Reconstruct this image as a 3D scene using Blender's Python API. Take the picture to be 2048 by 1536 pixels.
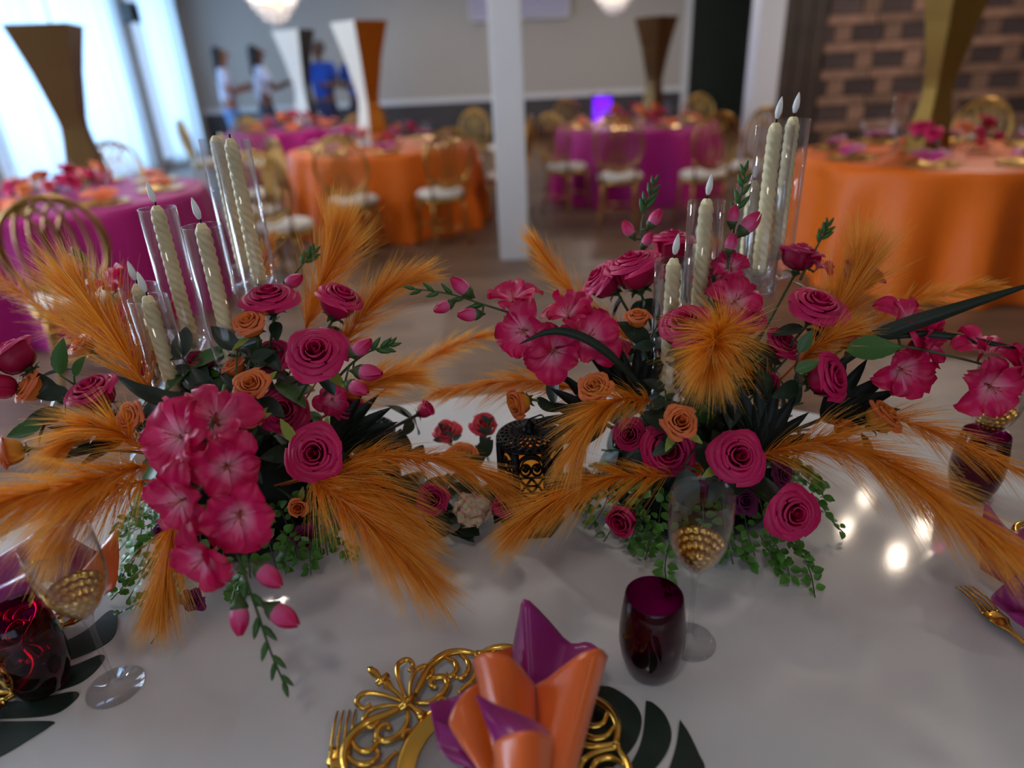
import bpy, math, random
from mathutils import Vector, Matrix, noise
random.seed(7)
sc = bpy.context.scene
for o in list(bpy.data.objects): bpy.data.objects.remove(o)
COL = sc.collection
R = math.radians
pi = math.pi
# ------------------------------------------------------------------ camera
FPX, CAMH, PITCH, ROLL = 1350.0, 1.44, R(25.3), R(2.8)
fwd = Vector((0, math.cos(PITCH), -math.sin(PITCH)))
r0 = Vector((1, 0, 0)); u0 = r0.cross(fwd)
CR = (math.cos(ROLL) * r0 - math.sin(ROLL) * u0).normalized()
CU = CR.cross(fwd).normalized()
CAM = Vector((0, 0, CAMH))
cd = bpy.data.cameras.new('camera'); cam = bpy.data.objects.new('camera', cd); COL.objects.link(cam)
cam.matrix_world = Matrix(((CR.x, CU.x, -fwd.x, 0), (CR.y, CU.y, -fwd.y, 0), (CR.z, CU.z, -fwd.z, CAMH), (0, 0, 0, 1)))
cd.sensor_width = 36; cd.lens = FPX / 2048 * 36; cd.clip_start = 0.02
cd.dof.use_dof = True; cd.dof.focus_distance = 0.93
cd.dof.aperture_fstop = cd.lens / 1000 / 0.0140
sc.camera = cam
# ------------------------------------------------------------------ world, light, exposure
w = bpy.data.worlds.new('world'); sc.world = w; w.use_nodes = True
w.node_tree.nodes['Background'].inputs[0].default_value = (0.55, 0.72, 1.0, 1)
w.node_tree.nodes['Background'].inputs[1].default_value = 1.0
sc.view_settings.view_transform = 'Standard'; sc.view_settings.look = 'None'
sc.view_settings.exposure = 0.18; sc.view_settings.gamma = 1; sc.view_settings.use_curve_mapping = False
sc.cycles.transparent_max_bounces = 32; sc.cycles.max_bounces = 7; sc.cycles.diffuse_bounces = 3; sc.cycles.glossy_bounces = 3; sc.cycles.adaptive_threshold = .02
sc.cycles.caustics_reflective = False; sc.cycles.caustics_refractive = False
sc.cycles.sample_clamp_indirect = 4
def area(name, loc, target, sx, sy, power, col):
    l = bpy.data.lights.new(name, 'AREA'); l.shape = 'RECTANGLE'; l.size = sx; l.size_y = sy; l.energy = power; l.color = col
    o = bpy.data.objects.new(name, l); COL.objects.link(o); o.location = loc
    o.rotation_euler = (Vector(target) - Vector(loc)).to_track_quat('-Z', 'Y').to_euler()
    return o
def point(name, loc, power, col, rad=.03):
    l = bpy.data.lights.new(name, 'POINT'); l.energy = power; l.color = col; l.shadow_soft_size = rad
    o = bpy.data.objects.new(name, l); COL.objects.link(o); o.location = loc
    return o
# daylight outside the seen left windows; near and rear ones are added fill
area('daylight_far_window', (-6.75, 10.4, 1.6), (0, 10.4, 1.2), 3.9, 3.0, 200, (.36, .67, 1))
area('daylight_corner_window', (-6.75, 13.6, 1.6), (0, 13.6, 1.2), 1.8, 3.0, 80, (.36, .67, 1))
area('added_fill_near', (-6.75, 3.0, 1.7), (0, 3.0, 1.2), 3.6, 2.9, 660, (.70, .86, 1))
area('added_fill_rear', (0.2, -3.45, 1.9), (0.2, 2, 1.0), 3.2, 1.9, 12, (.9, .95, 1))
# ------------------------------------------------------------------ helpers
def ray(x, y): return CR * ((x - 1024) / FPX) - CU * ((y - 768) / FPX) + fwd
def at(x, y, d): return CAM + ray(x, y) * d
def onz(x, y, z): r = ray(x, y); return CAM + r * ((z - CAMH) / r.z)
def ony(x, y, Y): r = ray(x, y); return CAM + r * (Y / r.y)
def camdir(fx, fy, fz): return (CR * fx + CU * fy - fwd * fz).normalized()
def lin(c):
    f = lambda v: v / 12.92 if v <= .04045 else ((v + .055) / 1.055) ** 2.4
    return (f(c[0] / 255), f(c[1] / 255), f(c[2] / 255), 1)
MW = {}
def tag(o, label=None, cat=None, group=None, kind=None):
    if label: o['label'] = label
    if cat: o['category'] = cat
    if group: o['group'] = group
    if kind: o['kind'] = kind
    return o
def thing(name, label, cat, loc=(0, 0, 0), M=None, group=None):
    o = bpy.data.objects.new(name, None); COL.objects.link(o); o.empty_display_size = .05
    m = M if M is not None else Matrix.Translation(Vector(loc))
    o.matrix_basis = m; MW[o.name] = m.copy()
    return tag(o, label, cat, group)
def inst(name, me, parent=None, M=None):
    o = bpy.data.objects.new(name, me); COL.objects.link(o)
    if parent: o.parent = parent
    if M is not None: o.matrix_basis = M
    return o
def frame(d, up=None, loc=(0, 0, 0), s=1.0, spin=0.0):
    z = Vector(d).normalized(); u = Vector(up) if up is not None else Vector((0, 0, 1))
    if abs(z.dot(u.normalized())) > .98: u = Vector((0, 1, .1))
    x = u.cross(z).normalized(); y = z.cross(x)
    m = Matrix(((x.x, y.x, z.x, 0), (x.y, y.y, z.y, 0), (x.z, y.z, z.z, 0), (0, 0, 0, 1)))
    return Matrix.Translation(Vector(loc)) @ m @ Matrix.Rotation(spin, 4, 'Z') @ Matrix.Scale(s, 4)
class B:
    def __init__(s): s.V = []; s.F = []; s.U = []
    def add(s, V, F, U=None):
        n = len(s.V); s.V += [tuple(v) for v in V]; s.U += (U if U else [(0, 0)] * len(V))
        s.F += [tuple(i + n for i in f) for f in F]
    def grid(s, fn, nu, nv, closed=False):
        V = []; U = []
        for j in range(nv + 1):
            for i in range(nu + (0 if closed else 1)):
                u = i / nu; v = j / nv; V.append(fn(u, v)); U.append((u, v))
        k = nu if closed else nu + 1; F = []
        for j in range(nv):
            for i in range(nu):
                a = j * k + i; b = j * k + (i + 1) % k
                F.append((a, b, b + k, a + k))
        s.add(V, F, U); return s
    def tube(s, pts, rad, n=6, closed=False):
        P = [Vector(p) for p in pts]; m = len(P)
        rr = rad if isinstance(rad, (list, tuple)) else [rad] * m
        T = []
        for i in range(m):
            if closed: t = P[(i + 1) % m] - P[i - 1]
            else: t = P[min(i + 1, m - 1)] - P[max(i - 1, 0)]
            T.append(t.normalized() if t.length > 1e-9 else Vector((0, 0, 1)))
        a = Vector((0, 0, 1)) if abs(T[0].z) < .9 else Vector((1, 0, 0))
        N = (a - T[0] * a.dot(T[0])).normalized(); V = []; U = []
        for i in range(m):
            N = N - T[i] * N.dot(T[i])
            if N.length < 1e-6: N = T[i].orthogonal()
            N.normalize(); Bn = T[i].cross(N)
            for k in range(n):
                q = 2 * pi * k / n; V.append(P[i] + (N * math.cos(q) + Bn * math.sin(q)) * rr[i]); U.append((k / n, i / max(1, m - 1)))
        F = []
        for i in range(m if closed else m - 1):
            i2 = (i + 1) % m
            for k in range(n):
                k2 = (k + 1) % n; F.append((i * n + k, i * n + k2, i2 * n + k2, i2 * n + k))
        if not closed: F += [tuple(range(n - 1, -1, -1)), tuple(range((m - 1) * n, m * n))]
        s.add(V, F, U); return s
    def lathe(s, prof, n=24, M=None, cap0=False, cap1=False):
        V = []; U = []; m = len(prof)
        for i, (r, z) in enumerate(prof):
            for k in range(n):
                q = 2 * pi * k / n; v = Vector((r * math.cos(q), r * math.sin(q), z)); V.append(M @ v if M else v); U.append((k / n, i / (m - 1)))
        F = [(i * n + k, i * n + (k + 1) % n, (i + 1) * n + (k + 1) % n, (i + 1) * n + k) for i in range(m - 1) for k in range(n)]
        if cap0: F.append(tuple(range(n - 1, -1, -1)))
        if cap1: F.append(tuple(range((m - 1) * n, m * n)))
        s.add(V, F, U); return s
    def box(s, a, b, M=None):
        x0, y0, z0 = a; x1, y1, z1 = b
        V = [Vector(p) for p in ((x0, y0, z0), (x1, y0, z0), (x1, y1, z0), (x0, y1, z0), (x0, y0, z1), (x1, y0, z1), (x1, y1, z1), (x0, y1, z1))]
        if M: V = [M @ v for v in V]
        s.add(V, [(3, 2, 1, 0), (4, 5, 6, 7), (0, 1, 5, 4), (1, 2, 6, 5), (2, 3, 7, 6), (3, 0, 4, 7)]); return s
    def prism(s, poly, z0, z1):
        n = len(poly); V = [(p[0], p[1], z0) for p in poly] + [(p[0], p[1], z1) for p in poly]
        s.add(V, [tuple(range(n - 1, -1, -1)), tuple(range(n, 2 * n))] + [(i, (i + 1) % n, n + (i + 1) % n, n + i) for i in range(n)]); return s
    def mesh(s, name, mat, smooth=True, Minv=None):
        V = s.V
        if Minv is not None: V = [tuple(Minv @ Vector(v)) for v in V]
        me = bpy.data.meshes.new(name); me.from_pydata(V, [], s.F); me.materials.append(M_[mat] if isinstance(mat, str) else mat)
        uv = me.uv_layers.new(name='UVMap'); U = s.U
        buf = []
        li = [0] * len(me.loops); me.loops.foreach_get('vertex_index', li)
        for i in li: buf += U[i]
        uv.data.foreach_set('uv', buf)
        if smooth: me.polygons.foreach_set('use_smooth', [True] * len(me.polygons))
        me.update(); return me
    def build(s, name, mat, parent=None, world=True, smooth=True, M=None):
        Mi = None
        if parent and world: Mi = MW[parent.name].inverted()
        o = inst(name, s.mesh(name, mat, smooth, Mi), parent, M)
        return o
def solid(o, t, off=0):
    m = o.modifiers.new('thickness', 'SOLIDIFY'); m.thickness = t; m.offset = off; return o
def bevel(o, w_=.003, seg=2):
    m = o.modifiers.new('bevel', 'BEVEL'); m.width = w_; m.segments = seg; m.limit_method = 'ANGLE'; return o
def spline(P, n):
    P = [Vector(p) for p in P]
    if len(P) == 2: return [P[0].lerp(P[1], i / n) for i in range(n + 1)]
    out = []
    Q = [P[0] * 2 - P[1]] + P + [P[-1] * 2 - P[-2]]; m = len(P) - 1
    for i in range(n + 1):
        t = i / n * m; k = min(int(t), m - 1); f = t - k; a, b, c, d = Q[k:k + 4]
        out.append(.5 * ((2 * b) + (c - a) * f + (2 * a - 5 * b + 4 * c - d) * f * f + (3 * b - a - 3 * c + d) * f ** 3))
    return out
# ------------------------------------------------------------------ materials
M_ = {}
def nn(nt, t, **kw):
    n = nt.nodes.new(t)
    for k, v in kw.items(): setattr(n, k, v)
    return n
def mat(name, col, rough=.5, metal=0., spec=.5, noise_amt=0., noise_scale=20., trans=0., bump=0., bscale=60., ramp=None, uvaxis=1, rnd=0., sheen=0., coat=0., emit=None, estr=0., coords='Object'):
    m = bpy.data.materials.new(name); m.use_nodes = True; nt = m.node_tree; L = nt.links
    p = nt.nodes['Principled BSDF']; out = nt.nodes['Material Output']
    c = lin(col)
    p.inputs['Base Color'].default_value = c; p.inputs['Roughness'].default_value = rough; p.inputs['Metallic'].default_value = metal
    p.inputs['Specular IOR Level'].default_value = spec; p.inputs['Sheen Weight'].default_value = sheen; p.inputs['Coat Weight'].default_value = coat
    src = None
    if ramp:
        uv = nn(nt, 'ShaderNodeTexCoord'); sx = nn(nt, 'ShaderNodeSeparateXYZ'); cr = nn(nt, 'ShaderNodeValToRGB')
        L.new(uv.outputs['UV'], sx.inputs[0]); L.new(sx.outputs[uvaxis], cr.inputs[0])
        els = cr.color_ramp.elements
        while len(els) < len(ramp): els.new(.5)
        for e, (pos, cc) in zip(els, ramp): e.position = pos; e.color = lin(cc)
        src = cr.outputs[0]
    if noise_amt or rnd:
        h = nn(nt, 'ShaderNodeHueSaturation')
        if src: L.new(src, h.inputs['Color'])
        else: h.inputs['Color'].default_value = c
        val = None
        if noise_amt:
            tc = nn(nt, 'ShaderNodeTexCoord'); no = nn(nt, 'ShaderNodeTexNoise'); no.inputs['Scale'].default_value = noise_scale; no.inputs['Detail'].default_value = 4
            L.new(tc.outputs[coords], no.inputs['Vector'])
            mr = nn(nt, 'ShaderNodeMapRange'); mr.inputs['From Min'].default_value = .3; mr.inputs['From Max'].default_value = .7
            mr.inputs['To Min'].default_value = 1 - noise_amt; mr.inputs['To Max'].default_value = 1 + noise_amt
            L.new(no.outputs[0], mr.inputs[0]); val = mr.outputs[0]
        if rnd:
            oi = nn(nt, 'ShaderNodeObjectInfo'); m2 = nn(nt, 'ShaderNodeMapRange')
            m2.inputs['To Min'].default_value = 1 - rnd; m2.inputs['To Max'].default_value = 1 + rnd; L.new(oi.outputs['Random'], m2.inputs[0])
            if val:
                mm = nn(nt, 'ShaderNodeMath', operation='MULTIPLY'); L.new(val, mm.inputs[0]); L.new(m2.outputs[0], mm.inputs[1]); val = mm.outputs[0]
            else: val = m2.outputs[0]
        L.new(val, h.inputs['Value']); src = h.outputs[0]
    if src: L.new(src, p.inputs['Base Color'])
    if bump:
        tc = nn(nt, 'ShaderNodeTexCoord'); no = nn(nt, 'ShaderNodeTexNoise'); no.inputs['Scale'].default_value = bscale; no.inputs['Detail'].default_value = 3
        L.new(tc.outputs[coords], no.inputs['Vector']); bp = nn(nt, 'ShaderNodeBump'); bp.inputs['Strength'].default_value = bump; bp.inputs['Distance'].default_value = .01
        L.new(no.outputs[0], bp.inputs['Height']); L.new(bp.outputs[0], p.inputs['Normal'])
    if trans:
        t = nn(nt, 'ShaderNodeBsdfTranslucent'); mx = nn(nt, 'ShaderNodeMixShader'); mx.inputs[0].default_value = trans
        if src: L.new(src, t.inputs[0])
        else: t.inputs[0].default_value = c
        L.new(p.outputs[0], mx.inputs[1]); L.new(t.outputs[0], mx.inputs[2]); L.new(mx.outputs[0], out.inputs[0])
    if emit:
        p.inputs['Emission Color'].default_value = lin(emit); p.inputs['Emission Strength'].default_value = estr
    M_[name] = m; return m
def glassmat(name, tint, refl=.9, rough=.02, ior=1.45, tintedge=None):
    m = bpy.data.materials.new(name); m.use_nodes = True; nt = m.node_tree; L = nt.links
    nt.nodes.remove(nt.nodes['Principled BSDF']); out = nt.nodes['Material Output']
    t = nn(nt, 'ShaderNodeBsdfTransparent'); t.inputs[0].default_value = (*tint, 1)
    g = nn(nt, 'ShaderNodeBsdfGlossy'); g.inputs['Color'].default_value = (refl, refl, refl, 1); g.inputs['Roughness'].default_value = rough
    fl_ = nn(nt, 'ShaderNodeLayerWeight'); fl_.inputs[0].default_value = .5; pw = nn(nt, 'ShaderNodeMath', operation='POWER'); pw.inputs[1].default_value = 3; L.new(fl_.outputs['Facing'], pw.inputs[0])
    f = nn(nt, 'ShaderNodeMath', operation='MULTIPLY_ADD'); f.inputs[1].default_value = ior * .5; f.inputs[2].default_value = .02 * ior; L.new(pw.outputs[0], f.inputs[0]); mx = nn(nt, 'ShaderNodeMixShader')
    if tintedge:
        lw = nn(nt, 'ShaderNodeLayerWeight'); lw.inputs[0].default_value = .35; cm = nn(nt, 'ShaderNodeMix', data_type='RGBA')
        cm.inputs[6].default_value = (*tint, 1); cm.inputs[7].default_value = (*tintedge, 1); L.new(lw.outputs['Facing'], cm.inputs[0]); L.new(cm.outputs[2], t.inputs[0])
    L.new(f.outputs[0], mx.inputs[0]); L.new(t.outputs[0], mx.inputs[1]); L.new(g.outputs[0], mx.inputs[2]); L.new(mx.outputs[0], out.inputs[0])
    M_[name] = m; return m
mat('table_white', (222, 219, 216), .085, spec=.42, bump=.006, bscale=260, noise_amt=.03, noise_scale=3)
mat('magenta_petal', (205, 8, 86), .45, trans=.22, ramp=[(0, (140, 0, 48)), (.6, (200, 4, 80)), (1, (218, 16, 102))], rnd=.12, noise_amt=.06, noise_scale=40)
mat('peach_petal', (232, 130, 60), .5, trans=.25, ramp=[(0, (224, 112, 20)), (.6, (246, 146, 60)), (1, (240, 120, 76))], rnd=.1, noise_amt=.08, noise_scale=60)
mat('yellow_petal', (232, 150, 50), .5, trans=.25, ramp=[(0, (226, 160, 44)), (.55, (236, 148, 40)), (1, (224, 96, 50))], rnd=.1, noise_amt=.08, noise_scale=60)
mat('pink_petal', (225, 24, 105), .45, trans=.25, ramp=[(0, (252, 214, 216)), (.30, (244, 136, 172)), (.52, (226, 26, 104)), (1, (206, 4, 76))], rnd=.08, noise_amt=.08, noise_scale=30)
mat('bud_petal', (225, 40, 115), .45, trans=.2, ramp=[(0, (250, 205, 210)), (.35, (240, 110, 160)), (.75, (224, 30, 108)), (1, (206, 10, 84))])
mat('coral_petal', (226, 84, 84), .5, trans=.25, ramp=[(0, (244, 160, 120)), (.5, (232, 92, 90)), (1, (220, 50, 84))], noise_amt=.1, noise_scale=80)
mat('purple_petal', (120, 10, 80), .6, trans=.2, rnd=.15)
mat('hydrangea_petal', (236, 220, 190), .55, trans=.25, ramp=[(0, (222, 226, 160)), (.5, (240, 226, 196)), (1, (236, 160, 150))], rnd=.12)
mat('sepal', (150, 165, 60), .5, trans=.2)
mat('stem_green', (60, 84, 38), .5)
mat('stem_dark', (44, 36, 28), .6)
mat('leaf_dark', (34, 52, 34), .42, noise_amt=.15, noise_scale=30, rnd=.25, trans=.06)
mat('leaf_green', (62, 104, 44), .42, noise_amt=.12, noise_scale=40, rnd=.15, trans=.15)
mat('palm_dark', (20, 28, 20), .5, rnd=.25, spec=.25)
mat('blade_dark', (32, 42, 28), .45, noise_amt=.1, spec=.3)
mat('vine_leaf', (84, 138, 52), .4, rnd=.22, trans=.2)
mat('eucalyptus', (62, 84, 78), .5, rnd=.15)
mat('plume', (236, 140, 30), .5, trans=.42, ramp=[(0, (230, 124, 6)), (.5, (246, 160, 30)), (1, (252, 204, 106))], spec=.4)
mat('plume_stem', (206, 104, 22), .6)
mat('foam_dark', (20, 26, 20), .9)
mat('wax', (250, 230, 176), .45, trans=.07, noise_amt=.03)
mat('wick', (20, 16, 14), .8)
mat('led_flame', (246, 244, 240), .35, trans=.3)
mat('gold', (236, 186, 84), .2, metal=1)
mat('gold_satin', (214, 168, 84), .3, metal=1)
mat('chair_gold', (176, 136, 72), .34, metal=1)
mat('vase_gold', (158, 122, 60), .42, metal=1)
mat('vase_brown', (104, 78, 44), .5, metal=.9)
mat('vase_dark', (120, 84, 52), .16, metal=1)
mat('vase_window_lit', (236, 236, 226), .3)  # window light on the left vase faces, put in as white
mat('vase_reflected_amber', (206, 120, 34), .25, metal=.8)  # orange reflection on the right vase faces, put into the colour
mat('vase_shadow', (46, 40, 36), .4)  # shaded side of the farthest vase, painted dark
mat('mirror_gold', (240, 196, 104), .12, metal=1)
mat('mirror_pale', (244, 236, 208), .16, metal=1)
mat('satin_orange', (230, 100, 22), .3, sheen=.15, spec=.6, bump=.02, bscale=500)
mat('satin_magenta', (150, 8, 112), .32, sheen=.15, spec=.6, bump=.02, bscale=500)
mat('cloth_orange', (224, 104, 10), .5, spec=.3, sheen=.03, noise_amt=.06, noise_scale=3)
mat('cloth_magenta', (166, 12, 112), .5, spec=.3, sheen=.03, noise_amt=.06, noise_scale=3)
mat('napkin_orange', (226, 96, 26), .5, sheen=.3)
mat('napkin_magenta', (170, 16, 100), .5, sheen=.3)
mat('placemat_green', (26, 44, 34), .4, noise_amt=.15, noise_scale=18)
mat('black_metal', (16, 14, 14), .45, metal=.6)
mat('cushion', (226, 218, 206), .7)
mat('wall_taupe', (176, 168, 160), .8, bump=.02)
mat('wall_white', (214, 212, 214), .7)
mat('wainscot', (66, 60, 62), .6)
mat('dark_green', (20, 30, 22), .6, noise_amt=.2, noise_scale=2)
mat('dark_wood', (58, 42, 34), .6, noise_amt=.25, noise_scale=4)
mat('mortar', (40, 31, 28), .9)
mat('brick_brown', (132, 98, 80), .75, noise_amt=.25, noise_scale=5, rnd=.3)
mat('brick_dark', (72, 56, 54), .75, noise_amt=.25, noise_scale=5, rnd=.3)
mat('ceiling_white', (206, 202, 198), .9)
mat('screen_grey', (178, 172, 196), .5)
mat('skin', (150, 102, 80), .55); mat('skin_dark', (96, 62, 48), .55)
mat('hair', (26, 20, 20), .6)
mat('shirt_white', (196, 200, 222), .8); mat('shirt_blue', (24, 74, 176), .8); mat('shirt_navy', (40, 44, 84), .8)
mat('jeans', (104, 142, 196), .8); mat('trousers_dark', (48, 52, 70), .8)
mat('amber', (240, 160, 60), .4, emit=(240, 150, 50), estr=.16)
mat('bulb', (255, 230, 190), .4, emit=(255, 224, 190), estr=5)
mat('crystal', (226, 222, 222), .15, spec=.8, trans=.4)
mat('purple_light', (120, 30, 230), .4, emit=(110, 20, 240), estr=1.3)
mat('bottle_dark', (26, 24, 26), .3)
glassmat('glass', (.99, .99, .992), .95, .015, 1.38, (.9, .9, .93))
glassmat('glass_thick', (.98, .982, .985), .95, .03, 1.5, (.82, .83, .86))
glassmat('glass_magenta', (.56, .03, .34), .8, .02, 1.5, (.22, .004, .13))
glassmat('window_glass', (.97, .98, 1), .8, .02, 1.3)
# sheer curtain: part of the light passes straight, the rest is scattered
m = bpy.data.materials.new('sheer'); m.use_nodes = True; nt = m.node_tree; nt.nodes.remove(nt.nodes['Principled BSDF'])
t = nn(nt, 'ShaderNodeBsdfTranslucent'); t.inputs[0].default_value = (.86, .9, .95, 1); d_ = nn(nt, 'ShaderNodeBsdfDiffuse'); d_.inputs[0].default_value = (.86, .88, .92, 1)
tr = nn(nt, 'ShaderNodeBsdfTransparent'); m1 = nn(nt, 'ShaderNodeMixShader'); m2 = nn(nt, 'ShaderNodeMixShader'); m1.inputs[0].default_value = .3; m2.inputs[0].default_value = .3
nt.links.new(t.outputs[0], m1.inputs[1]); nt.links.new(d_.outputs[0], m1.inputs[2]); nt.links.new(m1.outputs[0], m2.inputs[1]); nt.links.new(tr.outputs[0], m2.inputs[2]); nt.links.new(m2.outputs[0], nt.nodes['Material Output'].inputs[0]); M_['sheer'] = m
# plank floor
m = bpy.data.materials.new('plank_floor'); m.use_nodes = True; nt = m.node_tree; L = nt.links; p = nt.nodes['Principled BSDF']
tc = nn(nt, 'ShaderNodeTexCoord'); br = nn(nt, 'ShaderNodeTexBrick'); br.inputs['Scale'].default_value = 1; br.inputs['Brick Width'].default_value = 1.2; br.inputs['Row Height'].default_value = .15; br.inputs['Mortar Size'].default_value = .002
br.inputs['Color1'].default_value = lin((130, 102, 80)); br.inputs['Color2'].default_value = lin((98, 75, 58)); br.inputs['Mortar'].default_value = lin((70, 54, 44))
mp = nn(nt, 'ShaderNodeMapping'); mp.inputs['Scale'].default_value = (3, 26, 1); no = nn(nt, 'ShaderNodeTexNoise'); no.inputs['Scale'].default_value = 1; no.inputs['Detail'].default_value = 5
mx = nn(nt, 'ShaderNodeMix', data_type='RGBA', blend_type='MULTIPLY'); mx.inputs[0].default_value = .7; cr = nn(nt, 'ShaderNodeValToRGB'); cr.color_ramp.elements[0].position = .3; cr.color_ramp.elements[0].color = (.45, .42, .4, 1); cr.color_ramp.elements[1].position = .7
L.new(tc.outputs['Object'], br.inputs['Vector']); L.new(tc.outputs['Object'], mp.inputs[0]); L.new(mp.outputs[0], no.inputs['Vector']); L.new(no.outputs[0], cr.inputs[0]); L.new(br.outputs[0], mx.inputs[6]); L.new(cr.outputs[0], mx.inputs[7]); L.new(mx.outputs[2], p.inputs['Base Color']); p.inputs['Roughness'].default_value = .42; M_['plank_floor'] = m
# ------------------------------------------------------------------ the room
XL, XR, YB, YF, ZC = -6.1, 7.2, 15.2, -3.2, 3.3
def struct(name, b, mt, smooth=False, parent=None): return tag(b.build(name, mt, parent, smooth=smooth, world=False), kind='structure')
struct('floor', B().box((XL - .3, YF - .3, -.1), (XR + .3, YB + .3, 0)), 'plank_floor')
struct('ceiling', B().box((XL - .3, YF - .3, ZC), (XR + .3, YB + .3, ZC + .1)), 'ceiling_white')
wl = B()
def wall_with_holes(b, y0, y1, holes, z0h, z1h):
    y = y0
    for a, c in holes:
        b.box((XL - .15, y, 0), (XL, a, ZC)); b.box((XL - .15, a, 0), (XL, c, z0h)); b.box((XL - .15, a, z1h), (XL, c, ZC)); y = c
    b.box((XL - .15, y, 0), (XL, y1, ZC))
wall_with_holes(wl, 8.4, YB, [(8.7, 12.25), (12.95, 14.5)], .12, 3.2)
struct('wall_left', wl, 'wall_taupe')
wl = B(); wall_with_holes(wl, YF, 8.4, [(1.2, 4.8)], .12, 3.2)
struct('wall_left_wood', wl, 'dark_wood')
struct('wall_back', B().box((XL, YB, 0), (XR, YB + .15, ZC)), 'wall_taupe')
wr = B(); wr.box((XL - .15, YF - .15, 0), (-1.6, YF, ZC)); wr.box((2, YF - .15, 0), (XR, YF, ZC)); wr.box((-1.6, YF - .15, 0), (2, YF, .9)); wr.box((-1.6, YF - .15, 2.9), (2, YF, ZC))
struct('wall_front', wr, 'wall_taupe')
struct('wall_right', B().box((XR, YF, 0), (XR + .15, YB, ZC)), 'wall_taupe')
def window(n, axis, a, c, z0, z1, pos):
    f = B(); t = .06
    def bx(y0, y1, za, zb, dx=.1):
        if axis == 'x': f.box((pos - dx, y0, za), (pos - .02, y1, zb))
        else: f.box((y0, pos - dx, za), (y1, pos - .02, zb))
    bx(a, c, z0, z0 + t); bx(a, c, z1 - t, z1); bx(a, a + t, z0 + t, z1 - t); bx(c - t, c, z0 + t, z1 - t)
    o = struct('window_%d' % n, f, 'wall_white')
    g = B()
    if axis == 'x': g.box((pos - .07, a + t, z0 + t), (pos - .06, c - t, z1 - t))
    else: g.box((a + t, pos - .07, z0 + t), (c - t, pos - .06, z1 - t))
    g.build('pane', 'window_glass', o, world=False, smooth=False)
    k = max(1, round((c - a) / 1.2))
    for i in range(1, k):
        q = a + (c - a) * i / k; mb = B()
        if axis == 'x': mb.box((pos - .09, q - .02, z0 + t), (pos - .03, q + .02, z1 - t))
        else: mb.box((q - .02, pos - .09, z0 + t), (q + .02, pos - .03, z1 - t))
        mb.build('mullion', 'wall_white', o, world=False, smooth=False)
window(1, 'x', 8.7, 12.25, .12, 3.2, XL); window(2, 'x', 12.95, 14.5, .12, 3.2, XL); window(3, 'x', 1.2, 4.8, .12, 3.2, XL); window(4, 'y', -1.6, 2, .9, 2.9, YF)  # near-left and rear windows are unseen, added to carry the fill light
def curtain(y0, y1, label, ph):
    def fn(u, v):
        y = y0 + (y1 - y0) * u; gather = .05 * math.sin((y - y0) * 13 + ph) + .025 * math.sin((y - y0) * 31 + 2 * ph)
        return (XL + .14 + gather * (.6 + .4 * v), y + .02 * math.sin(v * 3 + y * 4), .06 + 3.16 * (1 - v))
    t = thing('sheer_curtain', label, 'curtain', (XL + .14, (y0 + y1) / 2, .06), group='sheer curtains on the left wall')
    B().grid(fn, int((y1 - y0) * 44), 10).build('fabric', 'sheer', t)
    B().tube([(XL + .14, y0, 3.24), (XL + .14, y1, 3.24)], .012, 8).build('curtain_rod', 'wall_white', t)
curtain(8.55, 10.4, 'white sheer curtain glowing with daylight, left half of the big window', .3)
curtain(10.42, 12.35, 'white sheer curtain glowing with daylight, right half of the big window', 1.7)
curtain(12.85, 14.6, 'narrow pale sheer curtain nearest the back corner of the room', .9)
curtain(1.1, 4.9, 'long white sheer curtain on the added near fill window, outside the picture', 2.2)
# back wall dado
struct('trim_1', B().box((XL, YB - .04, .78), (3.8, YB, .88)), 'wall_white')
struct('wall_back_wainscot', B().box((XL, YB - .02, .14), (3.8, YB, .78)), 'wainscot')
struct('baseboard_back', B().box((XL, YB - .035, 0), (3.8, YB, .14)), 'bottle_dark')
# ------------------------------------------------------------------ partition with blocks, pillars, door
part_ = struct('wall_partition', B().box((3.42, 9.1, 0), (XR, 9.25, ZC)), 'mortar')
random.seed(11)
bm = {}
def brick(x0, x1, z0, z1, mt, dep):
    k = (round(x1 - x0, 3), round(z1 - z0, 3), mt, dep)
    if k not in bm: bm[k] = B().box((0, -dep, 0), (x1 - x0, .02, z1 - z0)).mesh('brick', mt, False)
    o = inst('brick', bm[k], part_, Matrix.Translation((x0, 9.1, z0)))
z = 0.02; row = 0
while z < 2.75:
    if row % 2 == 0:
        h = .17; x = 4.0 - (.3 if (row // 2) % 2 else 0)
        while x < 7.1:
            a = max(x, 3.98); b_ = min(x + .37, XR)
            if b_ - a > .08: brick(a, b_, z, z + h, 'brick_dark', .03)
            a = max(x + .385, 3.98); b_ = min(x + .585, XR)
            if b_ - a > .05: brick(a, b_, z, z + h, 'brick_brown', .045)
            x += .6
    else:
        h = .105; x = 3.98
        while x < 7.15:
            b_ = min(x + .58, XR); brick(x, b_, z, z + h, 'brick_brown', .05); x += .6
    z += h + .012; row += 1
for i in range(3):
    o = tag(B().box((3.43 + i * .18, 9.03, 0), (3.43 + i * .18 + .165, 9.1, ZC)).build('trim_%d' % (i + 4), 'dark_wood', smooth=False), kind='structure')
struct('column_partition', B().box((3.14, 9.0, 0), (3.44, 9.3, ZC)), 'wall_white')
cb = onz(1030, 520, 0)
cc = struct('column', B().box((cb.x - .118, cb.y, 0), (cb.x + .118, cb.y + .236, ZC)), 'wall_white')
bevel(cc, .006)
struct('door_1', B().box((3.92, YB - .06, 0), (5.9, YB - .005, 3.1)), 'dark_green')
for i, (a, c) in enumerate(((3.8, 3.92), (5.9, 6.02))): struct('trim_%d' % (i + 2), B().box((a, YB - .09, 0), (c, YB, 3.2)), 'wall_white')
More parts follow.
